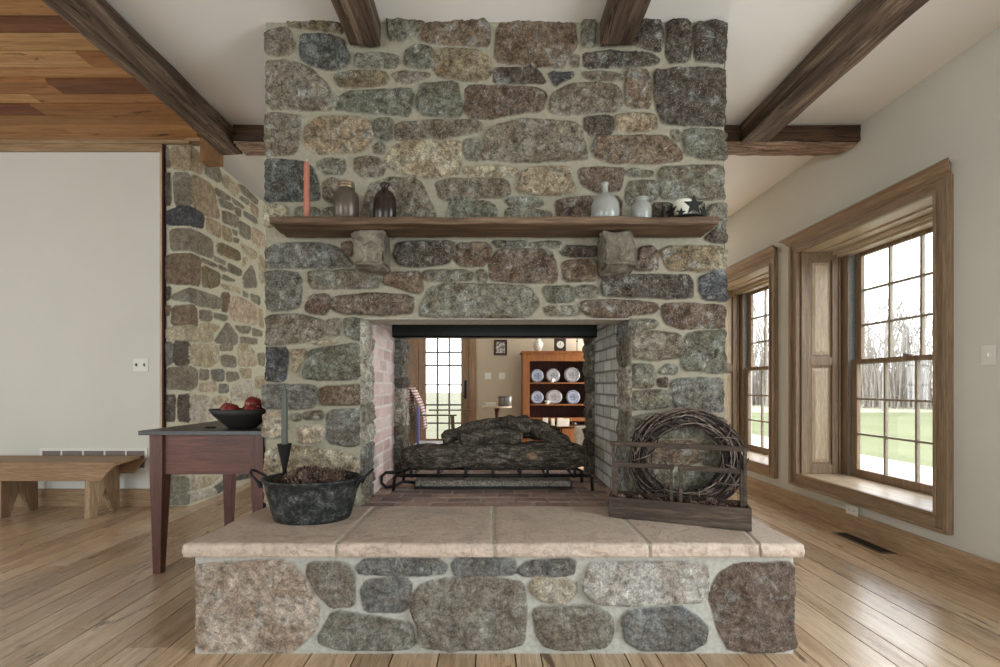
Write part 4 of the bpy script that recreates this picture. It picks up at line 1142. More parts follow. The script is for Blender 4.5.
def cone_mesh(seed, L=.085, R=.040):
    rr = random.Random(seed); m = MB()
    m.lathe([(.004, 0), (R*.45, L*.12), (R*.5, L*.4), (R*.3, L*.8), (.002, L)], 10)
    ga = 2.39996; N = 74
    for i in range(N):
        t_ = i/N; z = L*(.04+.94*t_); a = i*ga; rad = R*(math.sin(PI*min(1, .22+t_*.86))**.75); up = .35+t_*1.0
        d = Vector((math.cos(a), math.sin(a), 0)); s = Vector((-math.sin(a), math.cos(a), 0)); o = Vector((0, 0, z))
        tip = d*rad+Vector((0, 0, up*rad*.35)); w = .0085*(1-.45*t_)
        inn = d*rad*.25
        m.add([o+inn-s*w*.5, o+inn+s*w*.5, o+tip*.9+s*w, o+tip*1.06, o+tip*.9-s*w, o+tip*.88+Vector((0, 0, .0045)), o+inn+Vector((0, 0, .004))],
              [(0, 1, 2, 3, 4), (1, 6, 5, 2), (0, 4, 5, 6), (2, 5, 3), (3, 5, 4)])
    m.v = [(x, y, z-L/2) for x, y, z in m.v]
    return m
cone0 = cone_mesh(1).build('pine_cone', M['cone'], loc=(-.9, 2.36, .70), fix=False)
tag(cone0, 'brown pine cone heaped in the oval galvanised tub', 'pine cone', 'pine cones in the tub')
cr = random.Random(5); first = True; spots = []
for lvl, (n_, rx, ry, z) in enumerate(((7, .15, .085, .64), (9, .165, .09, .690), (6, .095, .045, .735))):
    for k in range(n_):
        a = 2*PI*k/n_+lvl*.6; q = 1 if lvl < 2 else .8
        spots.append((bcx+rx*q*math.cos(a)*cr.uniform(.8, 1), bcy+ry*q*math.sin(a)*cr.uniform(.8, 1), z+cr.uniform(-.006, .012)))
spots.append((bcx+.01, bcy-.02, .75)); spots.append((bcx-.09, bcy-.05, .725)); spots.append((bcx+.12, bcy+.02, .73))
for i, p in enumerate(spots):
    o = cone0 if i == 0 else cone0.copy()
    if i: COL.objects.link(o)
    o.location = p; o.rotation_euler = (cr.uniform(-1.6, 1.6), cr.uniform(-1.6, 1.6), cr.uniform(0, 6)); sc = cr.uniform(.85, 1.1); o.scale = (sc,)*3

# ------------------------------------------------------------------ wooden totes with handles on the hearth
A = Vector((.624, 2.372)); B = Vector((1.242, 2.134)); ang = math.atan2(B.y-A.y, B.x-A.x); LT = (B-A).length; DT = .165
def tote(name, label, u0, u1, v0, v1, hbox, hhandle, t_=.010, group=None, hw=.024, z=ZH0):
    c = A+Vector((math.cos(ang), math.sin(ang)))*((u0+u1)/2)+Vector((-math.sin(ang), math.cos(ang)))*((v0+v1)/2)
    r = thing(name, label, 'tote', (c.x, c.y, z), ang, group); w = (u1-u0)/2; d = (v1-v0)/2
    MB().box(-w, w, -d, -d+t_, 0, hbox).build('front_board', M['greywood'], r, bevel=.002)
    MB().box(-w, w, d-t_, d, 0, hbox).build('back_board', M['greywood'], r, bevel=.002)
    for s in (-1, 1): MB().box(min(s*w, s*(w-t_)), max(s*w, s*(w-t_)), -d+t_, d-t_, 0, hbox).build('end_board', M['greywood'], r)
    MB().box(-w+t_, w-t_, -d+t_, d-t_, .001, .012).build('bottom_board', M['greywood'], r)
    for s in (-1, 1): MB().box(s*(w-t_)-(.015 if s > 0 else 0), s*(w-t_)+(.015 if s < 0 else 0), -hw/2-.004, hw/2+.004, .013, hhandle-.006).build('handle_post', M['greywood'], r, bevel=.001)
    MB().box(-w+t_*.2, w-t_*.2, -hw/2, hw/2, hhandle-.024, hhandle).build('handle_bar', M['greywood'], r, bevel=.003)
    return r
tote('wooden_tote', 'long weathered grey wooden tote with tall handle on the hearth', 0, LT, 0, DT, .108, .392)
tote('wooden_tote', 'small grey tote inside the long one, at the firebox end', .016, LT/2-.008, .014, DT-.014, .085, .268, .007, z=ZH0+.0125, hw=.02)
tote('wooden_tote', 'small grey tote inside the long one, at the window end', LT/2+.008, LT-.016, .014, DT-.014, .085, .268, .007, z=ZH0+.0125, hw=.02)
first = None; cr = random.Random(9)
for i in range(12):
    u = .06+.5*i/11+(0 if i < 6 else .03); u = min(u, LT-.06)
    if abs(u-LT/2) < .04: u += .05
    c = A+Vector((math.cos(ang), math.sin(ang)))*u+Vector((-math.sin(ang), math.cos(ang)))*(.05+.06*(i % 2))
    o = cone0.copy(); COL.objects.link(o)
    o.location = (c.x, c.y, ZH0+.082+.012*cr.random()); o.rotation_euler = (cr.uniform(-1.5, 1.5), cr.uniform(-1.5, 1.5), cr.uniform(0, 6)); o.scale = (.8,)*3
    o['label'] = 'pine cone lying inside the small grey totes'; o['group'] = 'pine cones in the totes'

# ------------------------------------------------------------------ grapevine wreath
wr = random.Random(4); m = MB(); vcol = []
VC = [(34, 27, 24), (52, 42, 37), (72, 60, 53), (104, 90, 80), (44, 35, 31), (140, 124, 110)]
for k in range(150):
    ph = wr.uniform(0, 2*PI); span = wr.uniform(1.6, 4.8); R0 = wr.uniform(.205, .282); rot = wr.uniform(0, 2*PI); tw = wr.uniform(1.0, 3.2)*wr.choice((-1, 1)); am = wr.uniform(.008, .03); yo = wr.uniform(-.032, .032)
    pts = []; n = int(10+span*6)
    for i in range(n):
        a = ph+span*i/(n-1); R = R0+am*math.sin(a*tw+rot); fl_ = .014 if i in (0, n-1) else 0
        pts.append(((R+fl_)*math.cos(a)*1.08, yo*math.cos(a*tw*.7+rot)+am*.5*math.cos(a*tw), (R+fl_)*math.sin(a)*.93))
    m.tube(pts, wr.uniform(.0018, .0048), 5); vcol += [lin4(wr.choice(VC))]*(len(m.v)-len(vcol))
for k in range(16):
    a = 2*PI*k/16+wr.uniform(-.2, .2); da = wr.uniform(.15, .45)*wr.choice((-1, 1)); s = []
    for i in range(7):
        f = i/6; R = .185+.125*f; aa = a+da*f; s.append((R*math.cos(aa)*1.08, -.042*math.sin(PI*f)-.008, R*math.sin(aa)*.93))
    m.tube(s, wr.uniform(.002, .0038), 5); vcol += [lin4(VC[wr.choice((3, 5, 2))])]*(len(m.v)-len(vcol))
o = m.build('grapevine_wreath', M['vine'], fix=False, smooth=True); at_ = o.data.attributes.new('Col', 'FLOAT_COLOR', 'POINT'); at_.data.foreach_set('color', [q for c_ in vcol for q in c_]); o.location = (1.085, 2.495, .797); o.rotation_euler = (-.10, 0, 0)
tag(o, 'brown twisted grapevine wreath leaning on the chimney behind the tote', 'wreath')

# ------------------------------------------------------------------ grate and gas logs
ZF = .505
r = thing('fire_grate', 'black iron grate and burner pan holding logs in the firebox', 'grate', (.02, 3.12, ZF))
for s in (-1, 1):
    pts = [(s*.60, -.13, .10), (s*.64, -.13, .10), (s*.655, -.13, .085), (s*.66, -.135, 0)]
    MB().tube(pts, .011, 8).build('leg', M['iron'], r, smooth=True)
    MB().tube([(s*.60, .13, .10), (s*.64, .13, .08), (s*.645, .13, 0)], .011, 8).build('leg', M['iron'], r, smooth=True)
MB().tube([(-.62, -.13, .10), (.62, -.13, .10)], .012, 8).build('rail', M['iron'], r, smooth=True)
MB().tube([(-.60, .13, .10), (.60, .13, .10)], .012, 8).build('rail', M['iron'], r, smooth=True)
for k in range(7):
    x = -.54+k*.18
    MB().tube([(x, -.155, .155), (x, -.15, .105), (x, -.12, .09), (x, .12, .09), (x, .14, .12)], .010, 8).build('bar', M['iron'], r, smooth=True)
MB().box(-.53, .53, -.10, .10, .005, .012).box(-.53, .53, -.105, -.095, .005, .022).box(-.53, .53, .095, .105, .005, .055).box(-.53, -.52, -.1, .1, .005, .055).box(.52, .53, -.1, .1, .005, .055).build('burner_pan', M['iron'], r)
rough_box(-.52, .52, -.098, .093, .013, .058, .010, .008, 40, 3).build('ember_bed', M['embers'], r)
pts = [(-.70+.04*0, -.02, .10), (-.74, -.06, .105), (-.76, -.09, .085), (-.755, -.11, .045), (-.72, -.13, .022), (-.66, -.12, .03), (-.62, -.08, .05), (-.54, -.02, .03)]
pts = [(x+.01, y, z) for x, y, z in pts]
o = MB().tube([(-.60, -.10, .13)]+pts, .011, 8).build('gas_pipe', M['iron'], r, smooth=True)

def log(label, a, b, r0, r1, seed, ends=True, bend=.02):
    a = Vector(a); b = Vector(b); c = (a+b)/2; rt = thing('gas_log', label, 'log', (c.x, c.y, min(a.z, b.z)-max(r0, r1)), 0, 'charred logs on the grate')
    o_ = Vector(rt.location); n = 34; pts = []; rs = []
    sd = Vector((0, 0, 1)).cross((b-a).normalized())
    for i in range(n):
        f = i/(n-1); p = a.lerp(b, f)+Vector((0, 0, 1))*bend*math.sin(PI*f)+sd*.012*math.sin(f*7+seed)-o_
        e = min(f, 1-f)*n/2.2; k = min(1, .72+.28*e) if e < 1 else 1
        pts.append(p); rs.append((r0+(r1-r0)*f)*k*(1+.10*mnoise.noise(Vector((f*9, seed, 0)))))
    MB().tube(pts, rs, 26, wob=.22, seed=seed).build('bark', M['log'], rt, smooth=True)
    if ends:
        for i, s in ((0, -1), (n-1, 1)):
            d = (pts[1]-pts[0]).normalized()*-1 if s < 0 else (pts[-1]-pts[-2]).normalized()
            MB().tube([pts[i]-d*.004, pts[i]+d*.004], rs[i]*.86, 18).build('cut_end', M['log_end'], rt)
    return rt, pts, rs
lg, pts, rs = log('longest charred log lying across the whole grate', (-.60, 3.08, .715), (.645, 3.08, .715), .088, .095, 2, True, .012)
# two pale knot scars on the long log
for px, rad in ((440, .026), (532, .034)):
    x = (px-490)*3.0/F
    MB().lathe([(rad*.2, .0), (rad*.75, .004), (rad, .0), (rad*1.05, -.012)], 18, sx=1, sy=.7).build('knot_scar', M['log_end'], lg)
    k = lg.children[-1]; k.rotation_euler = (PI/2-.25, 0, 0); k.location = (x-lg.location.x, 2.992-lg.location.y, .735-lg.location.z)
log('charred log slanting up from the chair side onto the pile', (-.33, 3.13, .83), (.18, 3.18, .945), .048, .055, 5, True)
log('short charred log lying at the front middle of the pile', (-.20, 3.05, .835), (.215, 3.05, .85), .052, .056, 9, True)
log('small charred log stub on top of the pile', (.09, 3.10, .945), (.26, 3.02, .905), .040, .036, 13, True)
log('charred log slanting down toward the hutch side', (.18, 3.14, .955), (.53, 3.06, .795), .050, .060, 17, True)
log('charred log at the back of the pile, mostly hidden', (-.15, 3.24, .84), (.50, 3.22, .86), .055, .05, 21, False)

# ------------------------------------------------------------------ far room seen through the firebox
# glazed door (door_1)
d = bpy.data.objects.new('door_1', None); COL.objects.link(d); d.location = (-.87, YB, 0); struct(d)
def ppx(px, Y): return (px-490)*Y/F
gx0, gx1 = ppx(426, YB), ppx(461, YB)
def DL(o): o.location = (.87, -YB, 0); return o
DL(MB().box(DX0, gx0-.13, YB-.05, YB+.1, 0, 2.35).box(gx1+.14, DX1, YB-.05, YB+.1, 0, 2.35).box(gx0-.13, gx1+.14, YB-.05, YB+.1, 2.25, 2.35).build('casing', M['door_wood'], d, bevel=.01))
lf = DL(MB().box(gx0-.131, gx0, YB-.02, YB+.03, .02, 2.24).box(gx1, gx1+.141, YB-.02, YB+.03, .02, 2.24).box(gx0, gx1, YB-.02, YB+.03, 2.12, 2.24).box(gx0, gx1, YB-.02, YB+.03, .02, .28).build('leaf', M['door_wood'], d, bevel=.006))
m = MB()
for i in (1, 2): x = gx0+(gx1-gx0)*i/3; m.box(x-.014, x+.014, YB-.03, YB+.02, .28, 2.12)
for z in (.55, .87, 1.22, 1.56, 1.79): m.box(gx0, gx1, YB-.029, YB+.019, z-.014, z+.014)
DL(m.build('muntins', plain('grey_muntin', (112, 102, 92), .5, bump=0), d)); DL(MB().box(gx0, gx1, YB+.001, YB+.005, .28, 2.12).build('glass_pane', M['glass'], d))
DL(MB().tube([(gx1+.08, YB-.05, 1.12), (gx1+.08, YB-.05, 1.02), (gx1+.04, YB-.05, 1.02)], .012, 8).box(gx1+.06, gx1+.1, YB-.03, YB-.02, .98, 1.3).build('handle', M['iron'], d))
area('door_portal', (-.87, 8.05, 1.2), (-PI/2, 0, 0), .8, 2.0, 1, portal=True)

# hutch
HY = 7.4
hx0, hx1 = ppx(523, HY), ppx(600, HY)
r = thing('hutch', 'tall honey wood hutch with open shelves of plates in the far room', 'hutch', ((hx0+hx1)/2, HY+.2, 0)); hw = (hx1-hx0)/2
MB().box(-hw, -hw+.11, -.2, -.17, 0, 1.72).box(hw-.11, hw, -.2, -.17, 0, 1.72).box(-hw+.11, hw-.11, -.2, -.17, 1.61, 1.72).box(-hw+.11, hw-.11, -.2, -.17, .62, .68).box(-hw, -hw+.02, -.17, .24, 0, 1.72).box(hw-.02, hw, -.17, .24, 0, 1.72).build('case', M['hutch'], r, bevel=.003)
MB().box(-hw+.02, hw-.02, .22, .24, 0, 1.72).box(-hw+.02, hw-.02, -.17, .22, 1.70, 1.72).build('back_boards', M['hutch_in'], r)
MB().box(-hw-.03, hw+.03, -.24, .24, 1.745, 1.775).box(-hw-.015, hw+.015, -.22, .24, 1.715, 1.745).build('cornice', M['hutch'], r, bevel=.008)
SHZ = [1.26, .90, .54]
for z in SHZ: MB().box(-hw+.02, hw-.02, -.17, .22, z-.022, z).build('shelf', M['hutch'], r)
for s in (-1, 1): MB().box(min(s*.01, s*(hw-.12)), max(s*.01, s*(hw-.12)), -.195, -.175, .05, .50).build('door', M['hutch'], r, bevel=.004); MB().tube([(s*.05, -.197, .30), (s*.05, -.222, .30)], .014, 12).build('knob', M['iron'], [c_ for c_ in r.children if c_.name.startswith('door')][-1])
# plates on the two shelves
M['plate'] = None
t = NT('blue_white_china'); co = t.coord(); a = t.noise(co, 22, 3, .6, 1.5); g_ = t.n('ShaderNodeTexGradient', gradient_type='SPHERICAL')
t.l(t.coord((7.5, 7.5, 7.5)), g_.inputs[0]); ring = t.ramp(g_.outputs[0], [(0, G3(1)), (.08, G3(.2)), (.3, G3(.9)), (.38, G3(.1)), (.6, G3(.8)), (1, G3(.9))])
f_ = t.mix(1.0, ring, t.ramp(a, [(.4, G3(.3)), (.6, G3(1))]), 'MULTIPLY')
M['plate'] = t.out(t.mix(f_, lin((184, 188, 196)), lin((48, 60, 106))), .2, spec=.6)
t = NT('brown_white_china'); co = t.coord(); a = t.noise(co, 22, 3, .6, 1.5); g_ = t.n('ShaderNodeTexGradient', gradient_type='SPHERICAL')
t.l(t.coord((6.5, 6.5, 6.5)), g_.inputs[0]); ring = t.ramp(g_.outputs[0], [(0, G3(.9)), (.12, G3(.15)), (.3, G3(.8)), (.42, G3(.2)), (.7, G3(.7)), (1, G3(.9))])
f_ = t.mix(1.0, ring, t.ramp(a, [(.4, G3(.2)), (.6, G3(1))]), 'MULTIPLY'); M['plate2'] = t.out(t.mix(f_, lin((178, 174, 172)), lin((92, 82, 88))), .2, spec=.6)
def mk_plate(label, x, z, R, mat, sx=1.0):
    o = MB().lathe([(R*.55, .004), (R*.6, 0), (R*.66, .004), (R, .016), (R*.98, .021), (R*.64, .011), (R*.5, .008), (0, .008)], 28, sx=sx).build('plate', mat, smooth=True, loc=(x, 7.52, z+R*.97)); o.rotation_euler = (PI/2-.18, 0, 0)
    tag(o, label, 'plate', 'patterned plates in the hutch')
mk_plate('round blue patterned plate on the upper hutch shelf, left end', ppx(537, 7.5), 1.26, .112, M['plate'])
mk_plate('round blue grey plate in the middle of the upper hutch shelf', ppx(553, 7.5), 1.26, .118, M['plate2'])
mk_plate('wide oval brownish platter at the right of the upper hutch shelf', ppx(572, 7.5), 1.26, .128, M['plate2'], 1.05)
mk_plate('round blue plate at the left end of the middle hutch shelf', ppx(537, 7.5), .90, .11, M['plate'])
mk_plate('wide pale platter in the middle of the middle hutch shelf', ppx(554, 7.5), .90, .12, M['plate2'], 1.15)
mk_plate('dark blue plate at the right of the middle hutch shelf', ppx(573, 7.5), .90, .118, M['plate'])
def cup(label, x, z, y=7.38, s=1.0, mat='white', g='small crockery in the hutch'):
    rr = thing('cup', label, 'cup', (x, y, z), 0, g)
    MB().lathe([(.022*s, 0), (.026*s, .004), (.036*s, .03*s), (.038*s, .06*s), (.034*s, .06*s), (.03*s, .01), (0, .008)], 18).build('bowl', M[mat], rr, smooth=True)
    MB().tube([(.036*s, 0, .048*s), (.056*s, 0, .046*s), (.056*s, 0, .022*s), (.034*s, 0, .016*s)], .004, 6).build('handle', M[mat], rr, smooth=True)
cup('small white cup before the plates on the upper hutch shelf', ppx(552, 7.4), 1.26)
cup('small white cup before the platter on the middle hutch shelf', ppx(547, 7.4), .90)
for i, (px, w_) in enumerate(((545, .045), (552.5, .03), (560, .05), (566, .05))):
    o = MB().box(-w_, w_, -.04, .04, 0, .135-.01*(i % 2)).box(-w_*.7, w_*.7, -.043, -.04, .02, .11).build('canister', M['candle_white'], bevel=.006, loc=(ppx(px, 7.4), 7.4, .54))
    tag(o, ['pale canister standing leftmost on the lowest open hutch shelf', 'narrow pale canister, second from left on the lowest hutch shelf', 'pale canister, third from left on the lowest hutch shelf', 'pale canister, rightmost of four on the lowest hutch shelf'][i], 'canister', 'canisters in the hutch')
cup('small brown cup at the left of the lowest open hutch shelf', ppx(537, 7.4), .54, mat='stoneware_brown')
cup('small brown cup right of the canisters on the lowest hutch shelf', ppx(574, 7.4), .54, mat='stoneware_brown')
# on the hutch top
o = MB().lathe([(.035, 0), (.05, .01), (.085, .09), (.085, .13), (.05, .18), (.038, .20), (.045, .225), (.038, .225), (.03, .2), (0, .19)], 24).build('vase', M['candle_white'], smooth=True, loc=(ppx(538, 7.5), 7.5, 1.776)); tag(o, 'white bulbous vase on top of the hutch', 'vase')
r = thing('mantel_clock', 'small dark square clock with pale dial on top of the hutch', 'clock', (ppx(560, 7.5), 7.5, 1.776))
MB().box(-.095, .095, -.04, .04, 0, .21).build('case', plain('clock_case', (60, 46, 40), .5), r, bevel=.008)
MB().tube([(0, -.046, .11), (0, -.04, .11)], .06, 24).build('dial', M['candle_white'], r); MB().box(-.003, .003, -.049, -.046, .11, .15).box(-.02, .0, -.049, -.046, .107, .113).build('hands', M['iron'], r)
o = MB().lathe([(.03, 0), (.03, .008), (.006, .014), (.006, .16), (.018, .165), (.018, .18), (.008, .18), (.008, .30), (0, .30)], 14).build('candlestick', M['iron'], smooth=True, loc=(ppx(577, 7.5), 7.5, 1.776)); tag(o, 'thin dark candlestick on the right of the hutch top', 'candlestick')
# framed picture and switch plates
r = thing('framed_picture', 'small dark framed picture on the cream wall of the far room', 'picture', (ppx(500.5, YB), YB, 1.2+(386-347.5)*YB/F))
MB().box(-.115, .115, -.025, 0, .10, .135).box(-.115, .115, -.025, 0, -.135, -.10).box(-.115, -.08, -.025, 0, -.1, .1).box(.08, .115, -.025, 0, -.1, .1).build('frame', plain('frame_dark', (62, 38, 30), .45), r, bevel=.004)
t = NT('faded_print'); a = t.noise(t.coord(), 26, 3, .6); t.out(t.ramp(a, [(.42, lin((206, 200, 190))), (.55, lin((120, 108, 100)))]), .6)
MB().box(-.08, .08, -.012, 0, -.1, .1).build('print', t.m, r)
plate('wall_switch', 'pale switch plate on the far cream wall, nearer the glazed door', 'light switch', (ppx(488, YB), YB, 1.2+(386-376)*YB/F), 0, .11, .115, 'toggle')
plate('wall_switch', 'pale switch plate on the far cream wall, nearer the hutch', 'light switch', (ppx(502, YB), YB, 1.2+(386-376)*YB/F), 0, .11, .115, 'toggle')
# small pedestal table with books and tin
TY = 6.6
r = thing('pedestal_table', 'small round pedestal table holding books and a tin', 'table', (ppx(497, TY), TY, 0))
zt = 1.2-(406-386)*TY/F
MB().lathe([(.0, zt-.022), (.215, zt-.022), (.22, zt-.012), (.215, zt), (0, zt)], 36).build('table_top', M['oak_pale_y'], r, smooth=2)
MB().lathe([(.03, .12), (.045, .2), (.03, .32), (.022, .45), (.032, .6), (.022, .7), (.04, zt-.022)], 18).build('pedestal', M['hutch_in'], r, smooth=True)
for k in range(3):
    a = 2*PI*k/3+.4; MB().tube([(.02*math.cos(a), .02*math.sin(a), .17), (.14*math.cos(a), .14*math.sin(a), .14), (.24*math.cos(a), .24*math.sin(a), .014)], [.018, .015, .013], 8).build('foot', M['hutch_in'], r, smooth=True)
for i in range(2):
    b = thing('book', ['pale book lying at the bottom of the stack on the pedestal table', 'pale book lying on top of the stack on the pedestal table'][i], 'book', (ppx(490, TY), TY-.02, zt+.028*i), .15*i, 'books on the pedestal table')
    MB().box(-.082, .082, -.06, .06, 0, .003).box(-.082, .082, -.06, .06, .024, .027).box(-.082, -.078, -.06, .06, 0, .027).build('cover', plain('book_cover_%d' % i, [(196, 186, 172), (214, 208, 198)][i], .6), b)
    MB().box(-.078, .078, -.056, .056, .003, .024).build('pages', M['candle_white'], b)
r = thing('tin_canister', 'round grey metal tin standing beside the stacked books', 'tin', (ppx(505, TY), TY, zt))
MB().lathe([(.10, 0), (.102, .003), (.102, .125), (.0, .125)], 32).build('body', plain('tin', (134, 130, 126), .3, .7), r, smooth=2); MB().lathe([(.104, .115), (.105, .14), (.1, .146), (0, .146)], 32).build('lid', plain('tin_lid', (110, 104, 100), .35, .7), r, smooth=2)
# armchair with plaid throw
CYc = 6.3
cx0 = ppx(428, CYc)
r = thing('wooden_armchair', 'wooden armchair with flat arms beside the glazed door', 'chair', (cx0, CYc, 0))
M['chairwood'] = wood('chair_wood', (150, 132, 104), (112, 94, 70), 'x', .5)
za1 = 1.2-(409.5-386)*6.5/F; za0 = 1.2-(414.5-386)*6.05/F
MB().box(-.02, .60, .20, .27, za1-.02, za1).build('armrest', M['chairwood'], r, bevel=.006); MB().box(-.30, .42, -.28, -.21, za0-.02, za0).build('armrest', M['chairwood'], r, bevel=.006)
for (x, y, h_) in ((.50, .235, za1-.02), (.36, -.245, za0-.02)): MB().taper((x-.0, y, h_), .05, (x+.05, y, 0), .04).build('leg', M['chairwood'], r)
for (y) in (.235, -.245): MB().bar((-.12, y, 0), (-.26, y, .98), .04, .045).build('back_leg', M['chairwood'], r)
MB().box(-.28, .40, -.22, .21, .36, .41).build('seat', plain('seat_white', (206, 204, 202), .8), r, bevel=.015)
m = MB()
for k in range(5): m.bar((-.16-.004*k, -.22+.11*k, .42), (-.25, -.22+.11*k, .95), .014, .05)
m.bar((-.25, -.245, .95), (-.25, .235, .95), .06, .03); m.build('backrest', M['chairwood'], r)
MB().tube([(-.09, -.30, 0), (-.09, -.30, .93)], .02, 12).build('pole', plain('lavender_paint', (118, 116, 176), .5), r); r.children[-1]['label'] = 'lavender painted upright post'
t = NT('plaid_wool'); tc = t.n('ShaderNodeTexCoord'); sx = t.n('ShaderNodeSeparateXYZ'); t.l(tc.outputs['Object'], sx.inputs[0])
def stripes(sock, f, ph=0):
    a = t.n('ShaderNodeMath', operation='MULTIPLY'); a.inputs[1].default_value = f; t.l(sock, a.inputs[0]); b = t.n('ShaderNodeMath', operation='FRACT'); t.l(a.outputs[0], b.inputs[0]); return b.outputs[0]
c = t.ramp(stripes(sx.outputs[2], 26), [(.0, lin((226, 214, 206))), (.3, lin((226, 214, 206))), (.34, lin((160, 84, 80))), (.6, lin((160, 84, 80))), (.64, lin((70, 74, 96))), (.75, lin((226, 214, 206)))])
c = t.mix(t.ramp(stripes(sx.outputs[1], 12), [(.45, G3(0)), (.5, G3(.6)), (.7, G3(.6)), (.75, G3(0))]), c, lin((120, 60, 66)))
t.out(c, .95)
vs = []; n = 18; mm = 14; m = MB()
for i in range(n+1):
    f = i/n
    for j in range(mm+1):
        g_ = j/mm; y = -.23+.36*g_
        if f < .5: x = -.27-.10*(1-f*2)*.2+.02*math.sin(g_*9); z = .55+.46*(f*2)
        else: q = (f-.5)*2; x = -.25+.20*q+.05*math.sin(q*PI)+.012*math.sin(g_*8+q*3); z = 1.01-.56*q+.015*math.sin(g_*7)
        if abs(f-.5) < .06: z += .012
        m.v.append((x, y, z))
for i in range(n):
    for j in range(mm): a = i*(mm+1)+j; m.f.append((a, a+1, a+mm+2, a+mm+1))
o = m.build('plaid_throw', t.m, smooth=True, loc=(cx0+.03, CYc, .17)); o.modifiers.new('s', 'SOLIDIFY').thickness = .018
tag(o, 'red and white plaid throw draped over the wooden armchair back', 'blanket')
# small cream slipper chair by the right rear jamb and a white dish on a low table, partly hidden by the logs
r = thing('cream_chair', 'cream upholstered chair partly hidden beyond the right rear jamb', 'chair', (ppx(588, 5.6), 5.6, 0))
MB().box(-.24, .30, -.25, .25, .30, .44).build('seat', plain('cream_cloth', (214, 204, 184), .9), r, bevel=.03)
MB().box(-.16, .26, .0, .12, .42, .70).build('cushion', plain('cream_cloth_b', (206, 194, 174), .9), r, bevel=.04)
MB().box(.20, .32, -.22, .24, .42, .82).build('backrest', plain('cream_cloth_c', (204, 192, 172), .9), r, bevel=.04)
for (x, y) in ((-.2, -.2), (.26, -.2), (-.2, .2), (.26, .2)): MB().taper((x, y, .30), .045, (x, y, 0), .03).build('leg', M['hutch_in'], r)
zz = 1.2-(424-386)*5.9/F
r = thing('side_table', 'low small table with a white dish behind the logs', 'table', (ppx(518, 5.9), 5.9, 0))
MB().box(-.2, .2, -.16, .16, zz-.05, zz-.03).build('table_top', M['oak_x'], r, bevel=.004)
for (x, y) in ((-.17, -.13), (.17, -.13), (-.17, .13), (.17, .13)): MB().taper((x, y, zz-.05), .035, (x, y, 0), .025).build('leg', M['oak_z'], r)
o = MB().lathe([(.05, 0), (.06, .004), (.10, .05), (.15, .075), (.142, .078), (.09, .052), (.04, .012), (0, .01)], 30).build('white_dish', M['white'], smooth=True, loc=(ppx(518, 5.9), 5.9, zz-.03)); tag(o, 'wide white dish seen just above the logs', 'dish')

# ------------------------------------------------------------------ outdoors
ZG = -.4
def ground(name, x0, x1, y0, y1, mat, z, label=None, cat=None):
    o = MB().add([(x0, y0, z), (x1, y0, z), (x1, y1, z), (x0, y1, z)], [(0, 1, 2, 3)]).build(name, mat, fix=False); struct(o); return o
t = NT('lawn'); co = t.coord(); a = t.noise(co, .35, 5, .6); b = t.noise(co, 14, 4, .7)
c = t.ramp(a, [(.3, lin((106, 110, 80))), (.6, lin((118, 121, 92))), (.75, lin((134, 132, 106)))]); c = t.mix(t.ramp(b, [(.3, G3(.35)), (.6, G3(0))]), c, lin((70, 76, 50))); lawn = t.out(c, .95, spec=.1)
m = MB()
for i in range(24):
    for j in range(24):
        x0 = 3.6+i*5; y0 = -30+j*6; m.add([(x0, y0, ZG), (x0+5, y0, ZG), (x0+5, y0+6, ZG), (x0, y0+6, ZG)], [(0, 1, 2, 3)])
struct(m.build('ground', lawn, fix=False))
ground('ground', -40, 3.6, 8.2, 110, plain('pale_grass', (104, 102, 80), .95, var=.15, sc=1), ZG-.01)
gravel = plain('pale_gravel', (164, 162, 158), .95, var=.2, sc=25)
ground('driveway', 5.4, 8.65, -20, 60, gravel, ZG+.01)
ground('driveway', 8.65, 90, 27, 38, plain('pale_field', (152, 150, 128), .95, var=.1, sc=.4), ZG+.012)
bark = plain('hazed_bark', (146, 140, 132), .95, var=.2, sc=3)  # bark lightened so that distance haze is in its colour
def tree_mesh(seed, H=13.0):
    rr = random.Random(seed); m = MB()
    def grow(p, d, L, rad, lev):
        n = 4; pts = [p]; q = p
        for i in range(n):
            d = (d+Vector((rr.uniform(-.16, .16), rr.uniform(-.16, .16), rr.uniform(-.05, .12)))).normalized(); q = q+d*L/n; pts.append(q)
        m.tube(pts, [rad*(1-.5*i/n) for i in range(n+1)], 5 if lev < 2 else 3, caps=False)
        if lev >= 4: return
        for k in range(rr.randint(3, 4) if lev else 6):
            i = rr.randint(1, n) if lev else rr.randint(2, n)
            a = rr.uniform(0, 2*PI); tl = rr.uniform(.4, .95); s = Vector((math.cos(a), math.sin(a), 0))
            nd = (d*math.cos(tl)+s*math.sin(tl)+Vector((0, 0, .15))).normalized()
            grow(pts[i], nd, L*rr.uniform(.5, .72), rad*.5*(1-.1*i), lev+1)
    grow(Vector((0, 0, 0)), Vector((0, 0, 1)), H*.5, .17, 0)
    return m
tms = [tree_mesh(s).build('bare_tree', bark, fix=False) for s in (3, 8, 14)]
tr = random.Random(12); k = 0
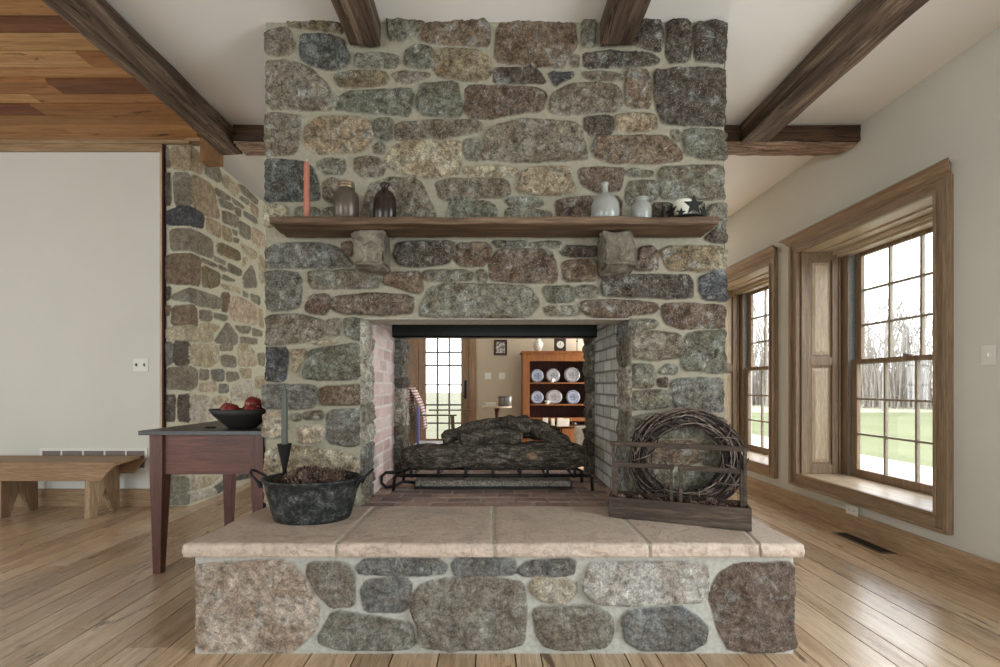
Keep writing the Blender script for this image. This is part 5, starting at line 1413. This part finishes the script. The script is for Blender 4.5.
def put(x, y, s, label=None, grp='bare trees beyond the lawn'):
    global k
    src = tms[k % 3]; o = src if k < 3 else src.copy()
    if k >= 3: COL.objects.link(o)
    o.location = (x, y, ZG-.02); o.rotation_euler = (0, 0, tr.uniform(0, 6)); o.scale = (s,)*3
    tag(o, label or 'leafless grey tree in the wood beyond the lawn', 'tree', grp); k += 1
put(15.2, 20.0, .62, 'nearer leafless tree whose branches cross the upper sash of the large window', None)
for i in range(26):
    f = i/25; ang_ = 22+f*40
    Dd = 40+9*(i % 3)+tr.uniform(-2, 2); put(Dd*math.sin(math.radians(ang_)), Dd*math.cos(math.radians(ang_)), tr.uniform(.8, 1.2))
for i in range(0): put(-9+i*4.2, tr.uniform(44, 50), tr.uniform(.7, 1.0), 'leafless grey tree seen through the far glazed door', 'trees behind the glazed door')
# low undergrowth at the wood's edge
t = NT('brush'); a = t.noise(t.coord(), 1.5, 5, .7); br_m = t.out(t.ramp(a, [(.3, lin((138, 132, 124))), (.7, lin((168, 161, 152)))]), .95, spec=.1)  # twig colours kept pale, with the far haze mixed in
ur = random.Random(2); m = MB()
for i in range(3600):
    a_ = math.radians(ur.uniform(18, 66)); Dd = ur.uniform(42, 56); x, y = Dd*math.sin(a_), Dd*math.cos(a_); h_ = ur.uniform(1.0, 8.5)
    m.tube([(x, y, ZG), (x+ur.uniform(-.3, .3), y, ZG+h_*.5), (x+ur.uniform(-.9, .9), y+ur.uniform(-.5, .5), ZG+h_)], [.05, .035, .01], 3, caps=False)
o = m.build('brushwood', br_m, fix=False); tag(o, 'grey tangle of brushwood along the edge of the wood', 'brushwood', None, 'stuff')
hill = MB()
n = 40
for i in range(n+1):
    a_ = math.radians(10+i*65/n); D0 = 60
    for q, (dd, hh) in enumerate(((0, 0), (12, 2.2+.8*math.sin(i*.7)), (30, 3.0+math.sin(i*.4)))):
        hill.v.append(((D0+dd)*math.sin(a_), (D0+dd)*math.cos(a_), ZG+hh))
for i in range(n):
    for q in range(2): a0 = i*3+q; hill.f.append((a0, a0+3, a0+4, a0+1))
struct(hill.build('hill', br_m, fix=False))
